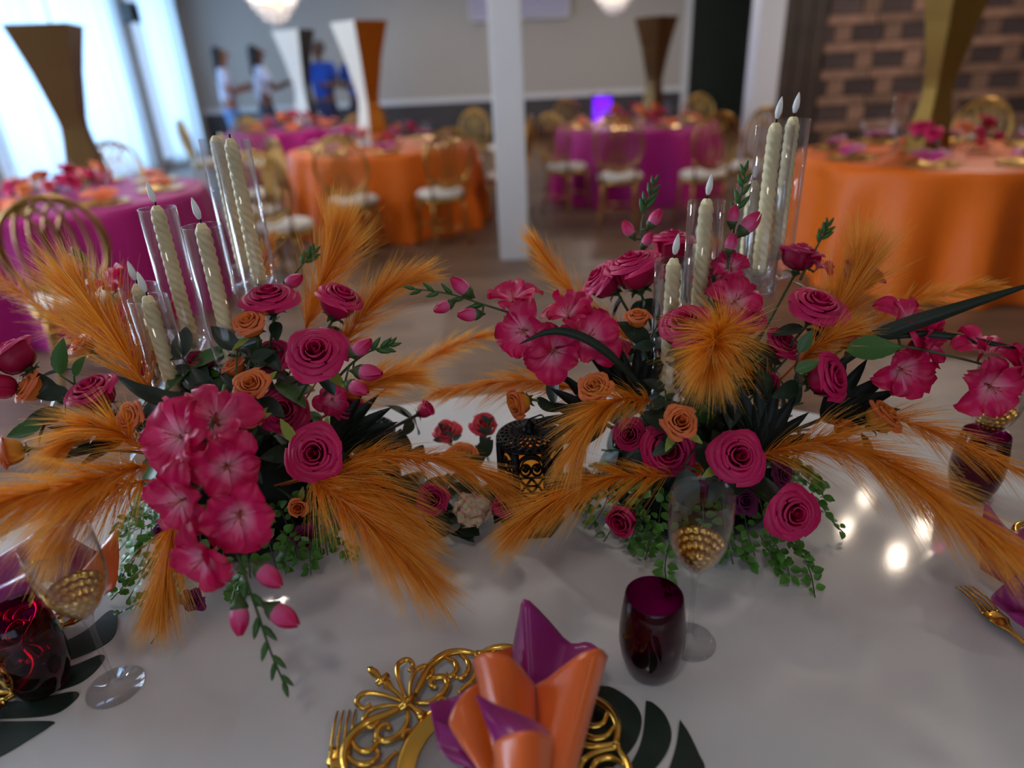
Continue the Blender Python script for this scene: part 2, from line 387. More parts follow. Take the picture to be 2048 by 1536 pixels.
p0 = ony(1040, -60, 15.1); p1 = ony(1135, 30, 15.1)
sb = thing('projection_screen', 'pale lavender projection board high on the back wall beside the column', 'screen', (p0.x, 15.15, p1.z))
B().box((p0.x - 1.0, 15.1, p1.z), (p1.x, 15.16, min(p0.z, 3.2))).build('board', 'screen_grey', sb, smooth=False)
fr = B()
for a, c in (((p0.x - 1.03, p1.z - .03), (p1.x + .03, p1.z)), ((p1.x, p1.z), (p1.x + .03, 3.2)), ((p0.x - 1.03, p1.z), (p0.x - 1.0, 3.2))): fr.box((a[0], 15.08, a[1]), (c[0], 15.17, c[1]))
fr.build('frame', 'wall_white', sb, smooth=False)
q = ony(335, 12, 12.6)
sp = thing('wall_speaker', 'small dark speaker mounted high between the two curtains', 'speaker', (XL + .2, 12.6, 2.3))
bevel(B().box((XL + .05, 12.48, 2.32), (XL + .3, 12.74, 2.62)).build('cabinet', 'bottle_dark', sp, smooth=False), .02)
B().box((XL, 12.58, 2.4), (XL + .06, 12.64, 2.5)).build('bracket', 'black_metal', sp, smooth=False)
B().lathe([(.0, 0), (.08, 0), (.095, .012)], 20, frame((1, 0, 0), loc=(XL + .3, 12.61, 2.47))).build('cone', 'wainscot', sp)
# ------------------------------------------------------------------ chandeliers
def chandelier(c, rad, label, bulbs=None, power=40):
    t = thing('chandelier', label, 'chandelier', c, group='crystal chandeliers')
    c = Vector(c); random.seed(3)
    B().tube([c + Vector((0, 0, .45)), (c.x, c.y, ZC)], .012, 8).build('rod', 'gold_satin', t)
    B().lathe([(.001, 0), (.06, 0), (.07, .03)], 16, Matrix.Translation((c.x, c.y, ZC - .03))).build('ceiling_rose', 'gold_satin', t)
    for r, z in ((rad, .36), (rad * .72, .2), (rad * .42, .06)):
        B().tube([c + Vector((r * math.cos(2 * pi * k / 32), r * math.sin(2 * pi * k / 32), z)) for k in range(32)], .012, 6, closed=True).build('ring', 'gold_satin', t)
        B().tube([c + Vector((-r, 0, z)), c + Vector((r, 0, z))], .006, 5).build('cross_bar', 'gold_satin', t)
    st = B()
    for r, z in ((rad, .36), (rad * .86, .28), (rad * .72, .2), (rad * .57, .13), (rad * .42, .06), (rad * .2, .02)):
        n = int(14 + r * 60)
        for k in range(n):
            a = 2 * pi * k / n + random.random() * .1
            for j in range(3): st.lathe([(.001, 0), (.013, .02), (.001, .05)], 4, Matrix.Translation(c + Vector((r * math.cos(a), r * math.sin(a), z - .06 - j * .052))))
    tag(st.build('crystal_strands', 'crystal', t, smooth=False), kind='stuff')
    bl = bulbs or [c + Vector((rad * .6 * math.cos(2 * pi * k / 5), rad * .6 * math.sin(2 * pi * k / 5), .4)) for k in range(5)]
    for b_ in bl:
        B().lathe([(.001, -.04), (.02, -.025), (.03, 0), (.022, .03), (.012, .05)], 10, Matrix.Translation(b_)).build('bulb', 'bulb', t)
        B().tube([b_ + Vector((0, 0, .05)), (b_.x, b_.y, c.z + .36 if not bulbs else b_.z + .12)], .012, 6).build('socket', 'gold_satin', t)
    if bulbs:
        for b_ in bl: point('chandelier_bulb_light', b_ - Vector((0, 0, .06)), power / 5, (1, .84, .66), .025)
    else: point('chandelier_light', c + Vector((0, 0, .25)), power, (1, .9, .78), .18)
ch1 = ony(550, 22, 8.9); ch2 = ony(1228, 6, 10.6)
chandelier(ch1, .34, 'crystal chandelier at the top of the picture above the white vase', power=60)
chandelier(ch2, .34, 'crystal chandelier at the top of the picture right of the column', power=60)
bl = []
for (x, y) in [(1690, 1070), (1845, 1070), (1790, 1130), (1870, 1125), (1730, 1010)]:
    p = onz(x, y, .76); d = ray(x, y); d = Vector((d.x, d.y, -d.z)); bl.append(p + d * ((2.62 - .76) / d.z))
bc = sum(bl, Vector()) / 5; bc.z = 2.25
chandelier(bc, .46, 'crystal chandelier hanging near the right orange table, mirrored in the white table', bulbs=bl, power=30)
# unseen ceiling lamps, added as fill for the table and the hall
for i, (x, y) in enumerate(((-1.6, 3.4), (-.4, -.6), (2.4, -.6), (-3, 7.2), (4.6, 6.6), (-1.5, 12.6), (2.6, 12.6))):
    t = thing('fill_downlight', 'round downlight added as unseen fill, above the picture', 'light', (x, y, ZC - .02), group='added fill downlights')
    B().lathe([(.001, .012), (.085, .012), (.085, 0), (.1, 0), (.1, .02)], 20, Matrix.Translation((x, y, ZC - .02))).build('housing', 'wall_white', t)
    B().lathe([(.001, .006), (.08, .006)], 20, Matrix.Translation((x, y, ZC - .02))).build('lens', 'bulb', t)
    l = bpy.data.lights.new('downlight', 'AREA'); l.shape = 'DISK'; l.size = .3; l.energy = {3.4: 26, -.6: 5}.get(y, 62 if x > 4 else 36); l.color = (1, .93, .84)
    o = bpy.data.objects.new('downlight', l); COL.objects.link(o); o.location = (x, y, ZC - .04)
# ------------------------------------------------------------------ petals and leaves (shared meshes, unit size)
def petal_rose(B_, t, th, op=1.0, wav=.03, half=None, seed=0, L=None):
    rnd = random.Random(seed); hw = half or R(92 - 34 * t); nv = 8; N = 24
    rc = .08 + (.30 + .24 * op) * t ** .85; h = .46 - .42 * t * op; k = t * op
    prof = [(max(.02, q.x), q.z) for q in spline([(.03, 0, -.52), (rc * .72, 0, -.44), (rc * 1.02, 0, -.22), (rc * 1.0 + .06 * k, 0, h * .45 - .06), (rc + .14 * k, 0, h - .03), (rc + .27 * k + .03 * t, 0, h + .015), (rc + .40 * k + .05 * t, 0, h - .07 * t - .06 * k)], N)]
    p1 = rnd.random() * 6; p2 = rnd.random() * 6
    def fn(u, v):
        s = 2 * u - 1; vv = v * (1 - .16 * abs(s) ** 2.4 + .03 * math.sin(5 * s + p1)); k = vv * N; i = min(int(k), N - 1); f = k - i
        r = prof[i][0] * (1 - f) + prof[i + 1][0] * f; z = prof[i][1] * (1 - f) + prof[i + 1][1] * f
        sh = min(1, .35 + 1.6 * v) * (1 - .12 * v)
        a = th + s * hw * sh; r *= 1 + wav * v * math.sin(4 * s + p2) + .10 * t * abs(s) ** 3 * v * v; z -= .13 * t * v ** 3 * abs(s) ** 2.5; z += .03 * t * v * math.sin(3 * s + p1)
        return (r * math.cos(a), r * math.sin(a), z)
    B_.grid(fn, 7, nv)
def rose_meshes(kind, mt, n, op, tmax=1.0, wav=.03):
    out = []
    for i in range(n):
        t = (i / (n - 1)) ** .85 * tmax; b = B(); petal_rose(b, t, i * 2.39996 + .3, op, wav, seed=i * 7 + n)
        out.append(b.mesh('petal_' + kind, mt))
    return out
PET = {'open': rose_meshes('open', 'magenta_petal', 18, 1.0, wav=.045), 'half': rose_meshes('half', 'magenta_petal', 16, .62, wav=.05), 'bud': rose_meshes('bud', 'magenta_petal', 10, .38),
       'peach': rose_meshes('peach', 'peach_petal', 15, .62, wav=.08), 'peachbud': rose_meshes('peachbud', 'peach_petal', 9, .4, wav=.05), 'yellow': rose_meshes('yellow', 'yellow_petal', 12, .6, wav=.06),
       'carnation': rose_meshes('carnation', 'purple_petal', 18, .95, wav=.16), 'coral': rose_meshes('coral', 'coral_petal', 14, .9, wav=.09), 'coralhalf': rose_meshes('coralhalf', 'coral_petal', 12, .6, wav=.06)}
RAD = {'open': 1.06, 'half': .83, 'bud': .62, 'peach': .86, 'peachbud': .64, 'yellow': .84, 'carnation': 1.05, 'coral': 1.0, 'coralhalf': .84}
cx = B()
cx.lathe([(.02, -.78), (.13, -.66), (.15, -.5), (.06, -.42)], 8)
for k in range(5):
    a = 2 * pi * k / 5
    def fn(u, v, a=a):
        s = (2 * u - 1) * .14 * (1 - v) ** .7; r = .12 + .34 * v; zz = -.55 + .12 * math.sin(v * 2.2) - .1 * v * v
        return (r * math.cos(a) - s * math.sin(a), r * math.sin(a) + s * math.cos(a), zz - .08)
    cx.grid(fn, 2, 4)
CALYX = cx.mesh('calyx', 'stem_green')
def leafmesh(name, mt, wid=.55, tipsharp=1.0, droop=.18, fold=.12, nu=4, nv=7, serr=0.):
    def fn(u, v):
        s = 2 * u - 1; wv = wid * .5 * (math.sin(pi * min(1, v ** .8)) ** .8) * (1 - .12 * v) if v < 1 else 0
        if serr and abs(s) > .9: wv *= 1 + serr * (1 if int(v * nv) % 2 else -1)
        return (s * wv, v, fold * abs(s) * wv * 2 - droop * v * v)
    return B().grid(fn, nu, nv).mesh(name, mt)
LEAF = leafmesh('leaf', 'leaf_dark'); LEAFG = leafmesh('leaf_fresh', 'leaf_green', .52, droop=.1, serr=.03, nv=12); SEPL = leafmesh('sepal_leaf', 'sepal', .42, droop=.15, serr=.06, nv=10)
PALML = leafmesh('leaflet', 'palm_dark', .22, droop=.16, fold=.25); VINEL = leafmesh('vine_leaf', 'vine_leaf', .8, droop=.2, nv=5, nu=3); EUCL = leafmesh('eucalyptus_leaf', 'eucalyptus', .55, droop=.05, nv=6); ROUNDL = leafmesh('round_leaf', 'leaf_dark', .85, droop=.08, nv=8)
def place_leaf(parent, me, p, d, nrm, L, name='leaf', Mp=None):
    """leaf from p pointing along d, face towards nrm"""
    y = Vector(d).normalized(); n = Vector(nrm); x = y.cross(n)
    if x.length < 1e-4: x = y.orthogonal()
    x.normalize(); zz = x.cross(y)
    m = Matrix(((x.x, y.x, zz.x, p[0]), (x.y, y.y, zz.y, p[1]), (x.z, y.z, zz.z, p[2]), (0, 0, 0, 1))) @ Matrix.Scale(L, 4)
    return inst(name, me, parent, (MW[parent.name].inverted() @ m) if parent else m)
CORE = {'L': Vector((-.46, .97, .80)), 'R': Vector((.29, .965, .80))}
def rose(px, py, dep, dia, kind, facing, label, side=None, leaves=2, sep=0, group=None, spin=None, stem=True):
    p = at(px, py, dep); size = dia * dep / FPX / 2 / RAD[kind]
    d = camdir(*facing); rnd = random.Random(int(px * 13 + py))
    nm = {'peach': 'peach_rose', 'peachbud': 'peach_rosebud', 'yellow': 'orange_rose', 'carnation': 'carnation', 'coral': 'coral_flower', 'coralhalf': 'coral_rose', 'bud': 'magenta_rosebud'}.get(kind, 'magenta_rose')
    t = thing(nm, label, 'flower', M=frame(d, loc=p, s=size, spin=spin if spin is not None else rnd.random() * 6), group=group)
    for me in PET[kind]: inst('petal', me, t)
    inst('calyx', CALYX, t)
    b0 = p - d * size * .7
    if stem:
        c = CORE[side] if side else p + Vector((0, .08, -.12))
        mid = b0.lerp(c, .45) + Vector((0, 0, .02)) - d * .03
        P = spline([b0, mid, c], 8); B().tube(P, .0022, 6).build('stem', 'stem_green', t)
    for k in range(leaves):
        a = rnd.random() * 6.28; x = d.orthogonal().normalized(); y = d.cross(x); o_ = (x * math.cos(a) + y * math.sin(a))
        place_leaf(t, LEAF, b0 - d * .01, o_ - d * .25, d, rnd.uniform(.035, .055))
    for k in range(sep):
        a = rnd.random() * 6.28; x = d.orthogonal().normalized(); y = d.cross(x); o_ = (x * math.cos(a) + y * math.sin(a))
        place_leaf(t, SEPL, b0 + d * .004 + o_ * size * .3, o_ + d * .15, d, size * .95, 'sepal_leaf')
    return t
# gladiolus bloom
def petal_glad(i, seed):
    rnd = random.Random(seed); q = rnd.random() * 6; big = (1.06 if i % 2 == 0 else .9) * rnd.uniform(.88, 1.08); a = i * pi / 3 + rnd.uniform(-.15, .15); up = (.0 if i % 2 == 0 else .2) + rnd.uniform(-.12, .26)
    def fn(u, v):
        s = 2 * u - 1; tl = R(18 + 62 * v ** .8); L = 1.0 * big
        r = .06 + L * (v * .35 + .6 * v * v) ; z = -.28 + L * (.62 * v - .42 * v * v)
        r = .05 + L * .95 * v ** 1.15; z = -.34 + L * (.85 * v - (.55 - up) * v ** 2.2)
        wdt = .47 * big * ((.12 + .88 * (v / .6) ** 1.1) if v < .6 else math.sqrt(max(.05, 1 - ((v - .6) / .43) ** 2)))
        z += .13 * v * math.sin(6 * s + q) * abs(s) + .05 * v * math.sin(10 * s + 2 * q) + .20 * abs(s) ** 2 * (1 - .6 * v) - .05 * (1 - abs(s)) ** 2 * v
        if v > .8: z -= (v - .8) * .7
        r2 = r - .05 * abs(s) ** 2 * v + .02 * v * math.sin(9 * s + q)
        x = r2; y = s * wdt
        return (x * math.cos(a) - y * math.sin(a), x * math.sin(a) + y * math.cos(a), z + .05 * (i % 2))
    return B().grid(fn, 8, 7).mesh('petal_gladiolus', 'pink_petal')
GL = [[petal_glad(i, i * 3 + k * 31) for i in range(6)] for k in range(3)]
tb = B().lathe([(.02, -.62), (.05, -.5), (.07, -.3), (.10, -.16)], 8); 
for k in range(3): tb.tube(spline([(.01 * k, 0, -.2), (.05 * math.cos(k * 2.1), .05 * math.sin(k * 2.1), .12), (.1 * math.cos(k * 2.1), .1 * math.sin(k * 2.1), .3)], 5), [.012, .012, .012, .012, .018, .02], 5)
THROAT = tb.mesh('throat', 'coral_petal')
bb = B()
for k in range(3):
    def fn(u, v, k=k):
        s = 2 * u - 1; r = .26 * math.sin(pi * min(.98, .06 + .86 * v)) ** .9 * (1 + .03 * k); a = k * 2.094 + s * 1.25 * (1 - .3 * v); zz = .05 + .95 * v
        return (r * math.cos(a), r * math.sin(a), zz)
    bb.grid(fn, 6, 7)
BUD = bb.mesh('bud', 'bud_petal')
BCAL = B().lathe([(.03, -.12), (.09, 0), (.2, .14), (.26, .28), (.2, .34)], 8).mesh('bud_calyx', 'stem_green')
GBUD = B().lathe([(.01, 0), (.12, .15), (.17, .42), (.1, .8), (.005, 1)], 6).mesh('green_bud', 'leaf_green')
def glad(label, stem, blooms=(), buds=(), tips=0, tipgap=.016, group=None, r=.0024, blades=()):
    P = spline([at(*s_) for s_ in stem], 28); t = thing('gladiolus_stem', label, 'flower', P[0], group=group); Mi = MW[t.name].inverted()
    B().tube(P, [r * (1 - .55 * i / 28) for i in range(29)], 6).build('stem', 'stem_green', t)
    for n_, (x, y, d, dia, f) in enumerate(blooms):
        p = at(x, y, d); s_ = dia * d / FPX / 2 / .95; dr = camdir(*f)
        o = inst('bloom', THROAT, t, Mi @ frame(dr, loc=p, s=s_, spin=(x * .37) % 6.28))
        for me in GL[n_ % 3]: inst('petal', me, o)
        b0 = p - dr * s_ * .6; q_ = min(P, key=lambda c: (c - b0).length)
        B().tube([b0, q_], .002, 5).build('pedicel', 'stem_green', t)
    for (bx, by, tx, ty, d) in buds:
        a = at(bx, by, d); c = at(tx, ty, d - .012); L = (c - a).length
        o = inst('bud', BUD, t, Mi @ frame(c - a, loc=a, s=L)); inst('calyx', BCAL, o)
        q_ = min(P, key=lambda k: (k - a).length); B().tube([a, q_], .0016, 5).build('pedicel', 'stem_green', t)
    n = len(P)
    for k in range(tips):
        i = max(1, n - 1 - int(k * 1.6)); T = (P[i] - P[i - 1]).normalized(); sd = (T.cross(fwd)).normalized() * (1 if k % 2 else -1)
        inst('green_bud', GBUD, t, Mi @ frame(T + sd * (.55 if k else .05) - fwd * .1, loc=P[i], s=.019 + .0012 * k))
    return t
# plumes
def plume(label, pts, wpx, n=2000, droop=.25, ang=42, side=None, group=None, stemlen=0.):
    W = [at(*p) for p in pts]; dm = sum(p[2] for p in pts) / len(pts); wd = wpx * dm / FPX
    P = spline(W, 40); t = thing('plume', label, 'plume', P[0], group=group); rnd = random.Random(int(pts[0][0] * 7 + pts[-1][1]))
    c = CORE.get(side); st = ([c.lerp(P[0], .5)] if c else []) + P
    B().tube(st, [.0016 * (1 - .7 * i / len(st)) for i in range(len(st))], 5).build('quill', 'plume_stem', t)
    b = B(); V = b.V; F = b.F; U = b.U
    n = int(n * .58); cl = None
    for k in range(n):
        if k % 5 == 0: cl = (rnd.random(), Vector((rnd.gauss(0, 1), rnd.gauss(0, 1), rnd.gauss(0, 1))).normalized(), rnd.uniform(.5, 1.12), rnd.uniform(.7, 1.15))
        s_ = min(1, max(0, cl[0] + rnd.gauss(0, .006))) ** .92; f = s_ * 39.999; i = int(f); p = P[i].lerp(P[i + 1], f - i); T = (P[min(i + 2, 40)] - P[max(i - 1, 0)]).normalized()
        nn_ = cl[1] + Vector((rnd.gauss(0, .08), rnd.gauss(0, .08), rnd.gauss(0, .08))); nn_ = (nn_ - T * nn_.dot(T)).normalized()
        al = R((ang * (1 - .62 * s_) + 6) * cl[2] * rnd.uniform(.88, 1.12)); Lh = wd * .95 * (.55 + .75 * math.sin(pi * min(1, .18 + .72 * s_))) * cl[3] * rnd.uniform(.85, 1.12)
        d = T * math.cos(al) + nn_ * math.sin(al); g = Vector((0, 0, -1)) * droop + T * .22
        wv = d.orthogonal(); wv.rotate(Matrix.Rotation(rnd.random() * 6.28, 3, d)); wv = wv.normalized() * rnd.uniform(.00026, .00056)
        m0 = len(V); e = rnd.random() * .25
        for j in range(4):
            q = j / 3; c_ = p + d * (Lh * q) + g * (Lh * q * q * .6); w2 = wv * (1 - .8 * q)
            V.append(tuple(c_ + w2)); V.append(tuple(c_ - w2)); vv = min(1, q * .75 + e); U.append((s_, vv)); U.append((s_, vv))
        for j in range(3): F.append((m0 + 2 * j, m0 + 2 * j + 1, m0 + 2 * j + 3, m0 + 2 * j + 2))
    tag(b.build('barbs', 'plume', t), kind='stuff')
    return t
# ------------------------------------------------------------------ guest tables in the hall
def clothmesh(r, mt, seed, nf=15):
    rnd = random.Random(seed); ph = [rnd.random() * 6.28 for _ in range(4)]
    def fn(u, v):
        a = 2 * pi * u
        if v < .2: rr = r * v / .2; return (rr * math.cos(a), rr * math.sin(a), .768)
        if v < .24: k = (v - .2) / .04; return ((r + .012 * k) * math.cos(a), (r + .012 * k) * math.sin(a), .768 - .012 * k)
        k = (v - .24) / .76; am = .085 * k ** .6
        fo = math.sin(nf * a + ph[0] + .6 * math.sin(3 * a + ph[1])) * .6 + .4 * math.sin(nf * .5 * a + ph[2])
        rr = r + .012 + .07 * k + am * fo
        return (rr * math.cos(a), rr * math.sin(a), .756 - .75 * k)
    return B().grid(fn, 176, 22, closed=True).mesh('tablecloth', mt)
TT = B().lathe([(.001, .73), (.84, .73), (.84, .762), (.001, .762)], 40).mesh('table_top', 'dark_wood')
TL = B().tube([(0, 0, 0), (0, 0, .735)], .018, 8).mesh('leg', 'black_metal')
def vase_mesh(mt, hw=.2, H=1.2):
    prof = [(.125, 0), (.118, .06), (.1, .2), (.082, .34), (.074, .44), (.078, .5), (.095, .62), (.13, .86), (.168, 1.05), (hw, H), (hw - .012, H), (.155, 1.05), (.117, .86), (.08, .6)]
    b = B(); V = []; F = []
    for (h, z) in prof: V += [(-h, -h, z), (h, -h, z), (h, h, z), (-h, h, z)]
    for i in range(len(prof) - 1):
        for k in range(4): F.append((i * 4 + k, i * 4 + (k + 1) % 4, i * 4 + 4 + (k + 1) % 4, i * 4 + 4 + k))
    F.append((3, 2, 1, 0)); n = (len(prof) - 1) * 4; F.append((n, n + 1, n + 2, n + 3)); b.add(V, F)
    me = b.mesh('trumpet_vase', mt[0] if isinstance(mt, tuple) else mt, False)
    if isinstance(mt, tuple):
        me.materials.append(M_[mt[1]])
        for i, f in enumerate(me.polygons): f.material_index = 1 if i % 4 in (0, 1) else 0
    return me
def joined_rose(kind, mt):
    b = B()
    for i in range(12): petal_rose(b, (i / 11) ** .85, i * 2.4, .95, .05, seed=i)
    return b.mesh('rose_head', mt)
RH = {'magenta': joined_rose('m', 'magenta_petal'), 'orange': joined_rose('o', 'peach_petal'), 'coral': joined_rose('c', 'coral_petal')}
def napmesh(mt):
    b = B()
    for k in range(5):
        a = R(-60 + 30 * k)
        def fn(u, v, a=a, k=k):
            s = (2 * u - 1) * .05 * math.sin(pi * min(.95, .1 + .8 * v)); r = .13 * v; x = r * math.sin(a) + s * math.cos(a); y = r * math.cos(a) * .7 - s * math.sin(a) - .03
            return (x, y, .012 + .05 * math.sin(v * 2.2) + .012 * (k % 2) + .018 * (1 - (2 * u - 1) ** 2))
        b.grid(fn, 4, 5)
    return b.mesh('folded_napkin', mt)
NAP = {'orange': napmesh('napkin_orange'), 'magenta': napmesh('napkin_magenta')}
CHG = B().lathe([(.001, .004), (.1, .004), (.115, .012), (.155, .016), (.16, .012), (.11, .002), (.001, 0)], 32).mesh('charger_plate', 'gold_satin')
GOB = B().lathe([(.034, 0), (.034, .004), (.006, .01), (.005, .08), (.02, .1), (.034, .13), (.036, .17), (.031, .2)], 16).mesh('goblet', 'glass')
def guest_table(cx, cy, r, col, vase, where, nset, a0, ncol, seed):
    rnd = random.Random(seed)
    t = thing('round_table', 'round guest table hidden under the %s cloth, %s' % (col, where), 'table', (cx, cy, 0), group='round guest tables')
    inst('table_top', TT, t)
    for k in range(4): inst('leg', TL, t, Matrix.Translation((.55 * math.cos(k * pi / 2 + .7), .55 * math.sin(k * pi / 2 + .7), 0)))
    o = inst('tablecloth', clothmesh(r, 'cloth_' + col, seed), None, Matrix.Translation((cx, cy, 0))); tag(o, '%s satin cloth to the floor on the round table %s' % (col, where), 'tablecloth', 'floor-length tablecloths')
    zt = .769
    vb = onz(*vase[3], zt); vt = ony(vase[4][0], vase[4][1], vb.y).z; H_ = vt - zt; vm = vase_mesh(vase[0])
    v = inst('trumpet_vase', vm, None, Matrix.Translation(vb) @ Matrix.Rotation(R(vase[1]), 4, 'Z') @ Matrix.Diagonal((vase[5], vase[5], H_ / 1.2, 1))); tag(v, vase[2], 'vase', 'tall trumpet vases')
    for k in range(nset):
        a = a0 + 2 * pi * k / nset; x = cx + (r - .24) * math.cos(a); y = cy + (r - .24) * math.sin(a)
        c_ = inst('charger_plate', CHG, None, Matrix.Translation((x, y, zt))); tag(c_, 'round gold charger plate laid on the round table %s' % where, 'plate', 'chargers on the table ' + where)
        n_ = inst('folded_napkin', NAP[ncol], None, Matrix.Translation((x, y, zt + .004)) @ Matrix.Rotation(a + pi / 2, 4, 'Z')); tag(n_, '%s napkin fanned on a gold charger, round table %s' % (ncol, where), 'napkin', 'napkins on the table ' + where)
        x = cx + (r - .42) * math.cos(a + .25); y = cy + (r - .42) * math.sin(a + .25)
        g_ = inst('goblet', GOB, None, Matrix.Translation((x, y, zt))); tag(g_, 'small clear goblet on the round table %s' % where, 'glass', 'goblets on the table ' + where)
    for k in range(13):
        a = 2 * pi * k / 13 + rnd.random() * .3; rr = rnd.uniform(.2, .36); kind = ('magenta', 'orange', 'coral', 'magenta')[k % 4]; s_ = rnd.uniform(.05, .075)
        d = Vector((math.cos(a), math.sin(a), 1.2)); zz = zt + rnd.uniform(.07, .19)
        M = frame(d, loc=(cx + rr * math.cos(a), cy + rr * math.sin(a), zz), s=s_)
        t = thing('table_flower', '%s flower in the centrepiece of the round table %s' % (kind, where), 'flower', M=M, group='%s centrepiece flowers on the table %s' % (kind, where))
        inst('rose_head', RH[kind], t); B().tube([Vector((cx + rr * math.cos(a), cy + rr * math.sin(a), zz - s_ * .5)), Vector((cx + .15 * math.cos(a), cy + .15 * math.sin(a), zt + .005))], .004, 5).build('stem', 'stem_green', t)
        place_leaf(t, LEAF, Vector((cx + rr * math.cos(a), cy + rr * math.sin(a), zz - s_ * .5)), Vector((math.cos(a + .6), math.sin(a + .6), -.2)), (0, 0, 1), .11)
W = {'L': 'at left by the curtains', 'F': 'nearest the standing people', 'C': 'left of the column', 'P': 'right of the column', 'R': 'before the block wall'}
guest_table(-3.0, 4.75, .9, 'magenta', ('vase_brown', 14, 'dark gold trumpet vase before the glowing curtain on the left', (182, 362), (100, 50), 1.0), W['L'], 8, .1, 'orange', 1)
guest_table(-2.95, 10.3, .86, 'magenta', (('vase_window_lit', 'vase_shadow'), 72, 'trumpet vase on the farthest table, lit face painted cream white, shaded face dark', (616, 246), (592, 60), 1.1), W['F'], 8, .3, 'orange', 2)
guest_table(-1.17, 7.1, .9, 'orange', (('vase_window_lit', 'vase_reflected_amber'), 46, 'trumpet vase left of the column, window light painted white and reflection painted amber', (748, 290), (740, 42), .95), W['C'], 8, .2, 'magenta', 3)
guest_table(1.55, 8.15, .9, 'magenta', ('vase_dark', 40, 'dark mirrored trumpet vase reflecting flowers, right of the column', (1305, 236), (1316, 34), .9), W['P'], 8, .35, 'orange', 4)
guest_table(3.02, 4.8, .92, 'orange', ('vase_gold', 8, 'matte gold trumpet vase before the block wall on the right', (1850, 306), (1905, -75), .82), W['R'], 8, .15, 'magenta', 5)
# cylinder candle lamp on the right table, uplight by the column
t = thing('clear_cylinder', 'clear glass cylinder standing on flowers left of the right gold vase', 'glass', (2.62, 4.95, .77))
p = ony(1803, 225, 5.0); B().lathe([(.048, p.z - .12), (.05, p.z + .13), (.046, p.z + .13), (.044, p.z - .12), (.001, p.z - .12)], 20, Matrix.Translation((p.x, 5.0, 0))).build('cylinder', 'glass_thick', t)
B().lathe([(.05, .77), (.05, .775), (.012, .79), (.012, p.z - .14), (.05, p.z - .12)], 16, Matrix.Translation((p.x, 5.0, 0))).build('stand', 'glass_thick', t)
p = onz(1205, 262, .3)
t = thing('uplight', 'small violet uplight glowing beside the magenta table right of the column', 'light', (.95, 9.6, 0))
q = ony(1205, 222, 9.6); B().box((q.x - .12, 9.6, q.z - .17), (q.x + .12, 9.65, q.z + .17)).build('lens', 'purple_light', t, smooth=False)
B().box((q.x - .14, 9.65, 0), (q.x + .14, 9.78, q.z + .2)).build('housing', 'bottle_dark', t, smooth=False)
point('uplight_glow', (q.x, 9.85, q.z + .3), 5, (.45, .15, 1), .05)
# ------------------------------------------------------------------ gold oval-back chairs
def ell(cx_, cz, a, b_, y, n=28, lean=.12): return [(cx_ + a * math.cos(2 * pi * k / n), y - lean * (cz + b_ * math.sin(2 * pi * k / n) - .46), cz + b_ * math.sin(2 * pi * k / n)) for k in range(n)]
CH = {}
CH['seat_frame'] = B().lathe([(.001, .40), (.19, .40), (.205, .41), (.205, .435), (.19, .44), (.001, .44)], 24).mesh('seat_frame', 'chair_gold')
CH['cushion'] = B().lathe([(.19, .438), (.205, .45), (.207, .47), (.185, .488), (.001, .494)], 24).mesh('cushion', 'cushion')
CH['back_ring'] = B().tube(ell(0, .76, .215, .235, -.19), .013, 8, closed=True).mesh('back_ring', 'chair_gold')
loops = [B().tube(ell(cx_, .755, .085, h, -.19), .0085, 6, closed=True).mesh('loop', 'chair_gold') for cx_, h in ((-.115, .185), (-.058, .21), (0, .225), (.058, .21), (.115, .185))]
legs = [B().tube(spline([(sx * .14, sy * .14, .41), (sx * .155, sy * .155, .2), (sx * .175, sy * .19, 0)], 5), [.016, .015, .014, .013, .012, .011], 8).mesh('leg', 'chair_gold') for sx in (-1, 1) for sy in (-1, 1)]
posts = [B().tube(spline([(s_ * .15, -.16, .42), (s_ * .16, -.185, .52), (s_ * .175, -.2, .62)], 4), .012, 8).mesh('back_post', 'chair_gold') for s_ in (-1, 1)]
STR = B().tube([(-.155, -.165, .18), (.155, -.165, .18)], .009, 6).tube([(-.155, .165, .18), (.155, .165, .18)], .009, 6).mesh('stretcher', 'chair_gold')
def chair(x, y, look, label):
    """look: point the chair faces"""
    dv = Vector((x - look[0], y - look[1])); dl = dv.length
    if dl < 1.24: dv *= 1.24 / dl; x, y = look[0] + dv.x, look[1] + dv.y
    a = math.atan2(look[1] - y, look[0] - x) - pi / 2
    t = thing('gold_chair', label, 'chair', M=Matrix.Translation((x, y, 0)) @ Matrix.Rotation(a, 4, 'Z'), group='gold oval-back chairs')
    for k, v in CH.items(): inst(k, v, t)
    for v in loops: inst('loop', v, t)
    for v in legs: inst('leg', v, t)
    for v in posts: inst('back_post', v, t)
    inst('stretcher', STR, t)
def chair_px(px, py, tab, label, z=.47):
    p = onz(px, py, z); chair(p.x, p.y, tab, label); return p
c1, c2, c3, c4, c5 = (-3.0, 4.75), (-2.95, 10.3), (-1.17, 7.1), (1.55, 8.15), (3.02, 4.8)
chair_px(150, 590, c1, 'gold chair with looped oval back in front of the left magenta table')
chair(-4.15, 5.15, c1, 'gold oval-back chair beyond the left table, against the curtain'); chair(-3.3, 5.95, c1, 'gold chair tucked behind the left table, right of its gold vase'); 
chair(-2.0, 5.55, c1, 'gold chair on the right side of the left magenta table'); 
chair_px(568, 448, c3, 'gold chair low between the left arrangement and the orange middle table')
chair_px(580, 378, c3, 'gold chair at the left side of the orange middle table')
chair_px(722, 388, c3, 'gold chair in front of the orange middle table, left one')
chair_px(868, 380, c3, 'gold chair in front of the orange middle table, right one')
chair_px(950, 350, c3, 'gold chair at the right of the orange table, next to the column')
chair(c3[0] + .75, c3[1] + 1.15, c3, 'pale gold chair behind the orange table, back ring lit, near the column')
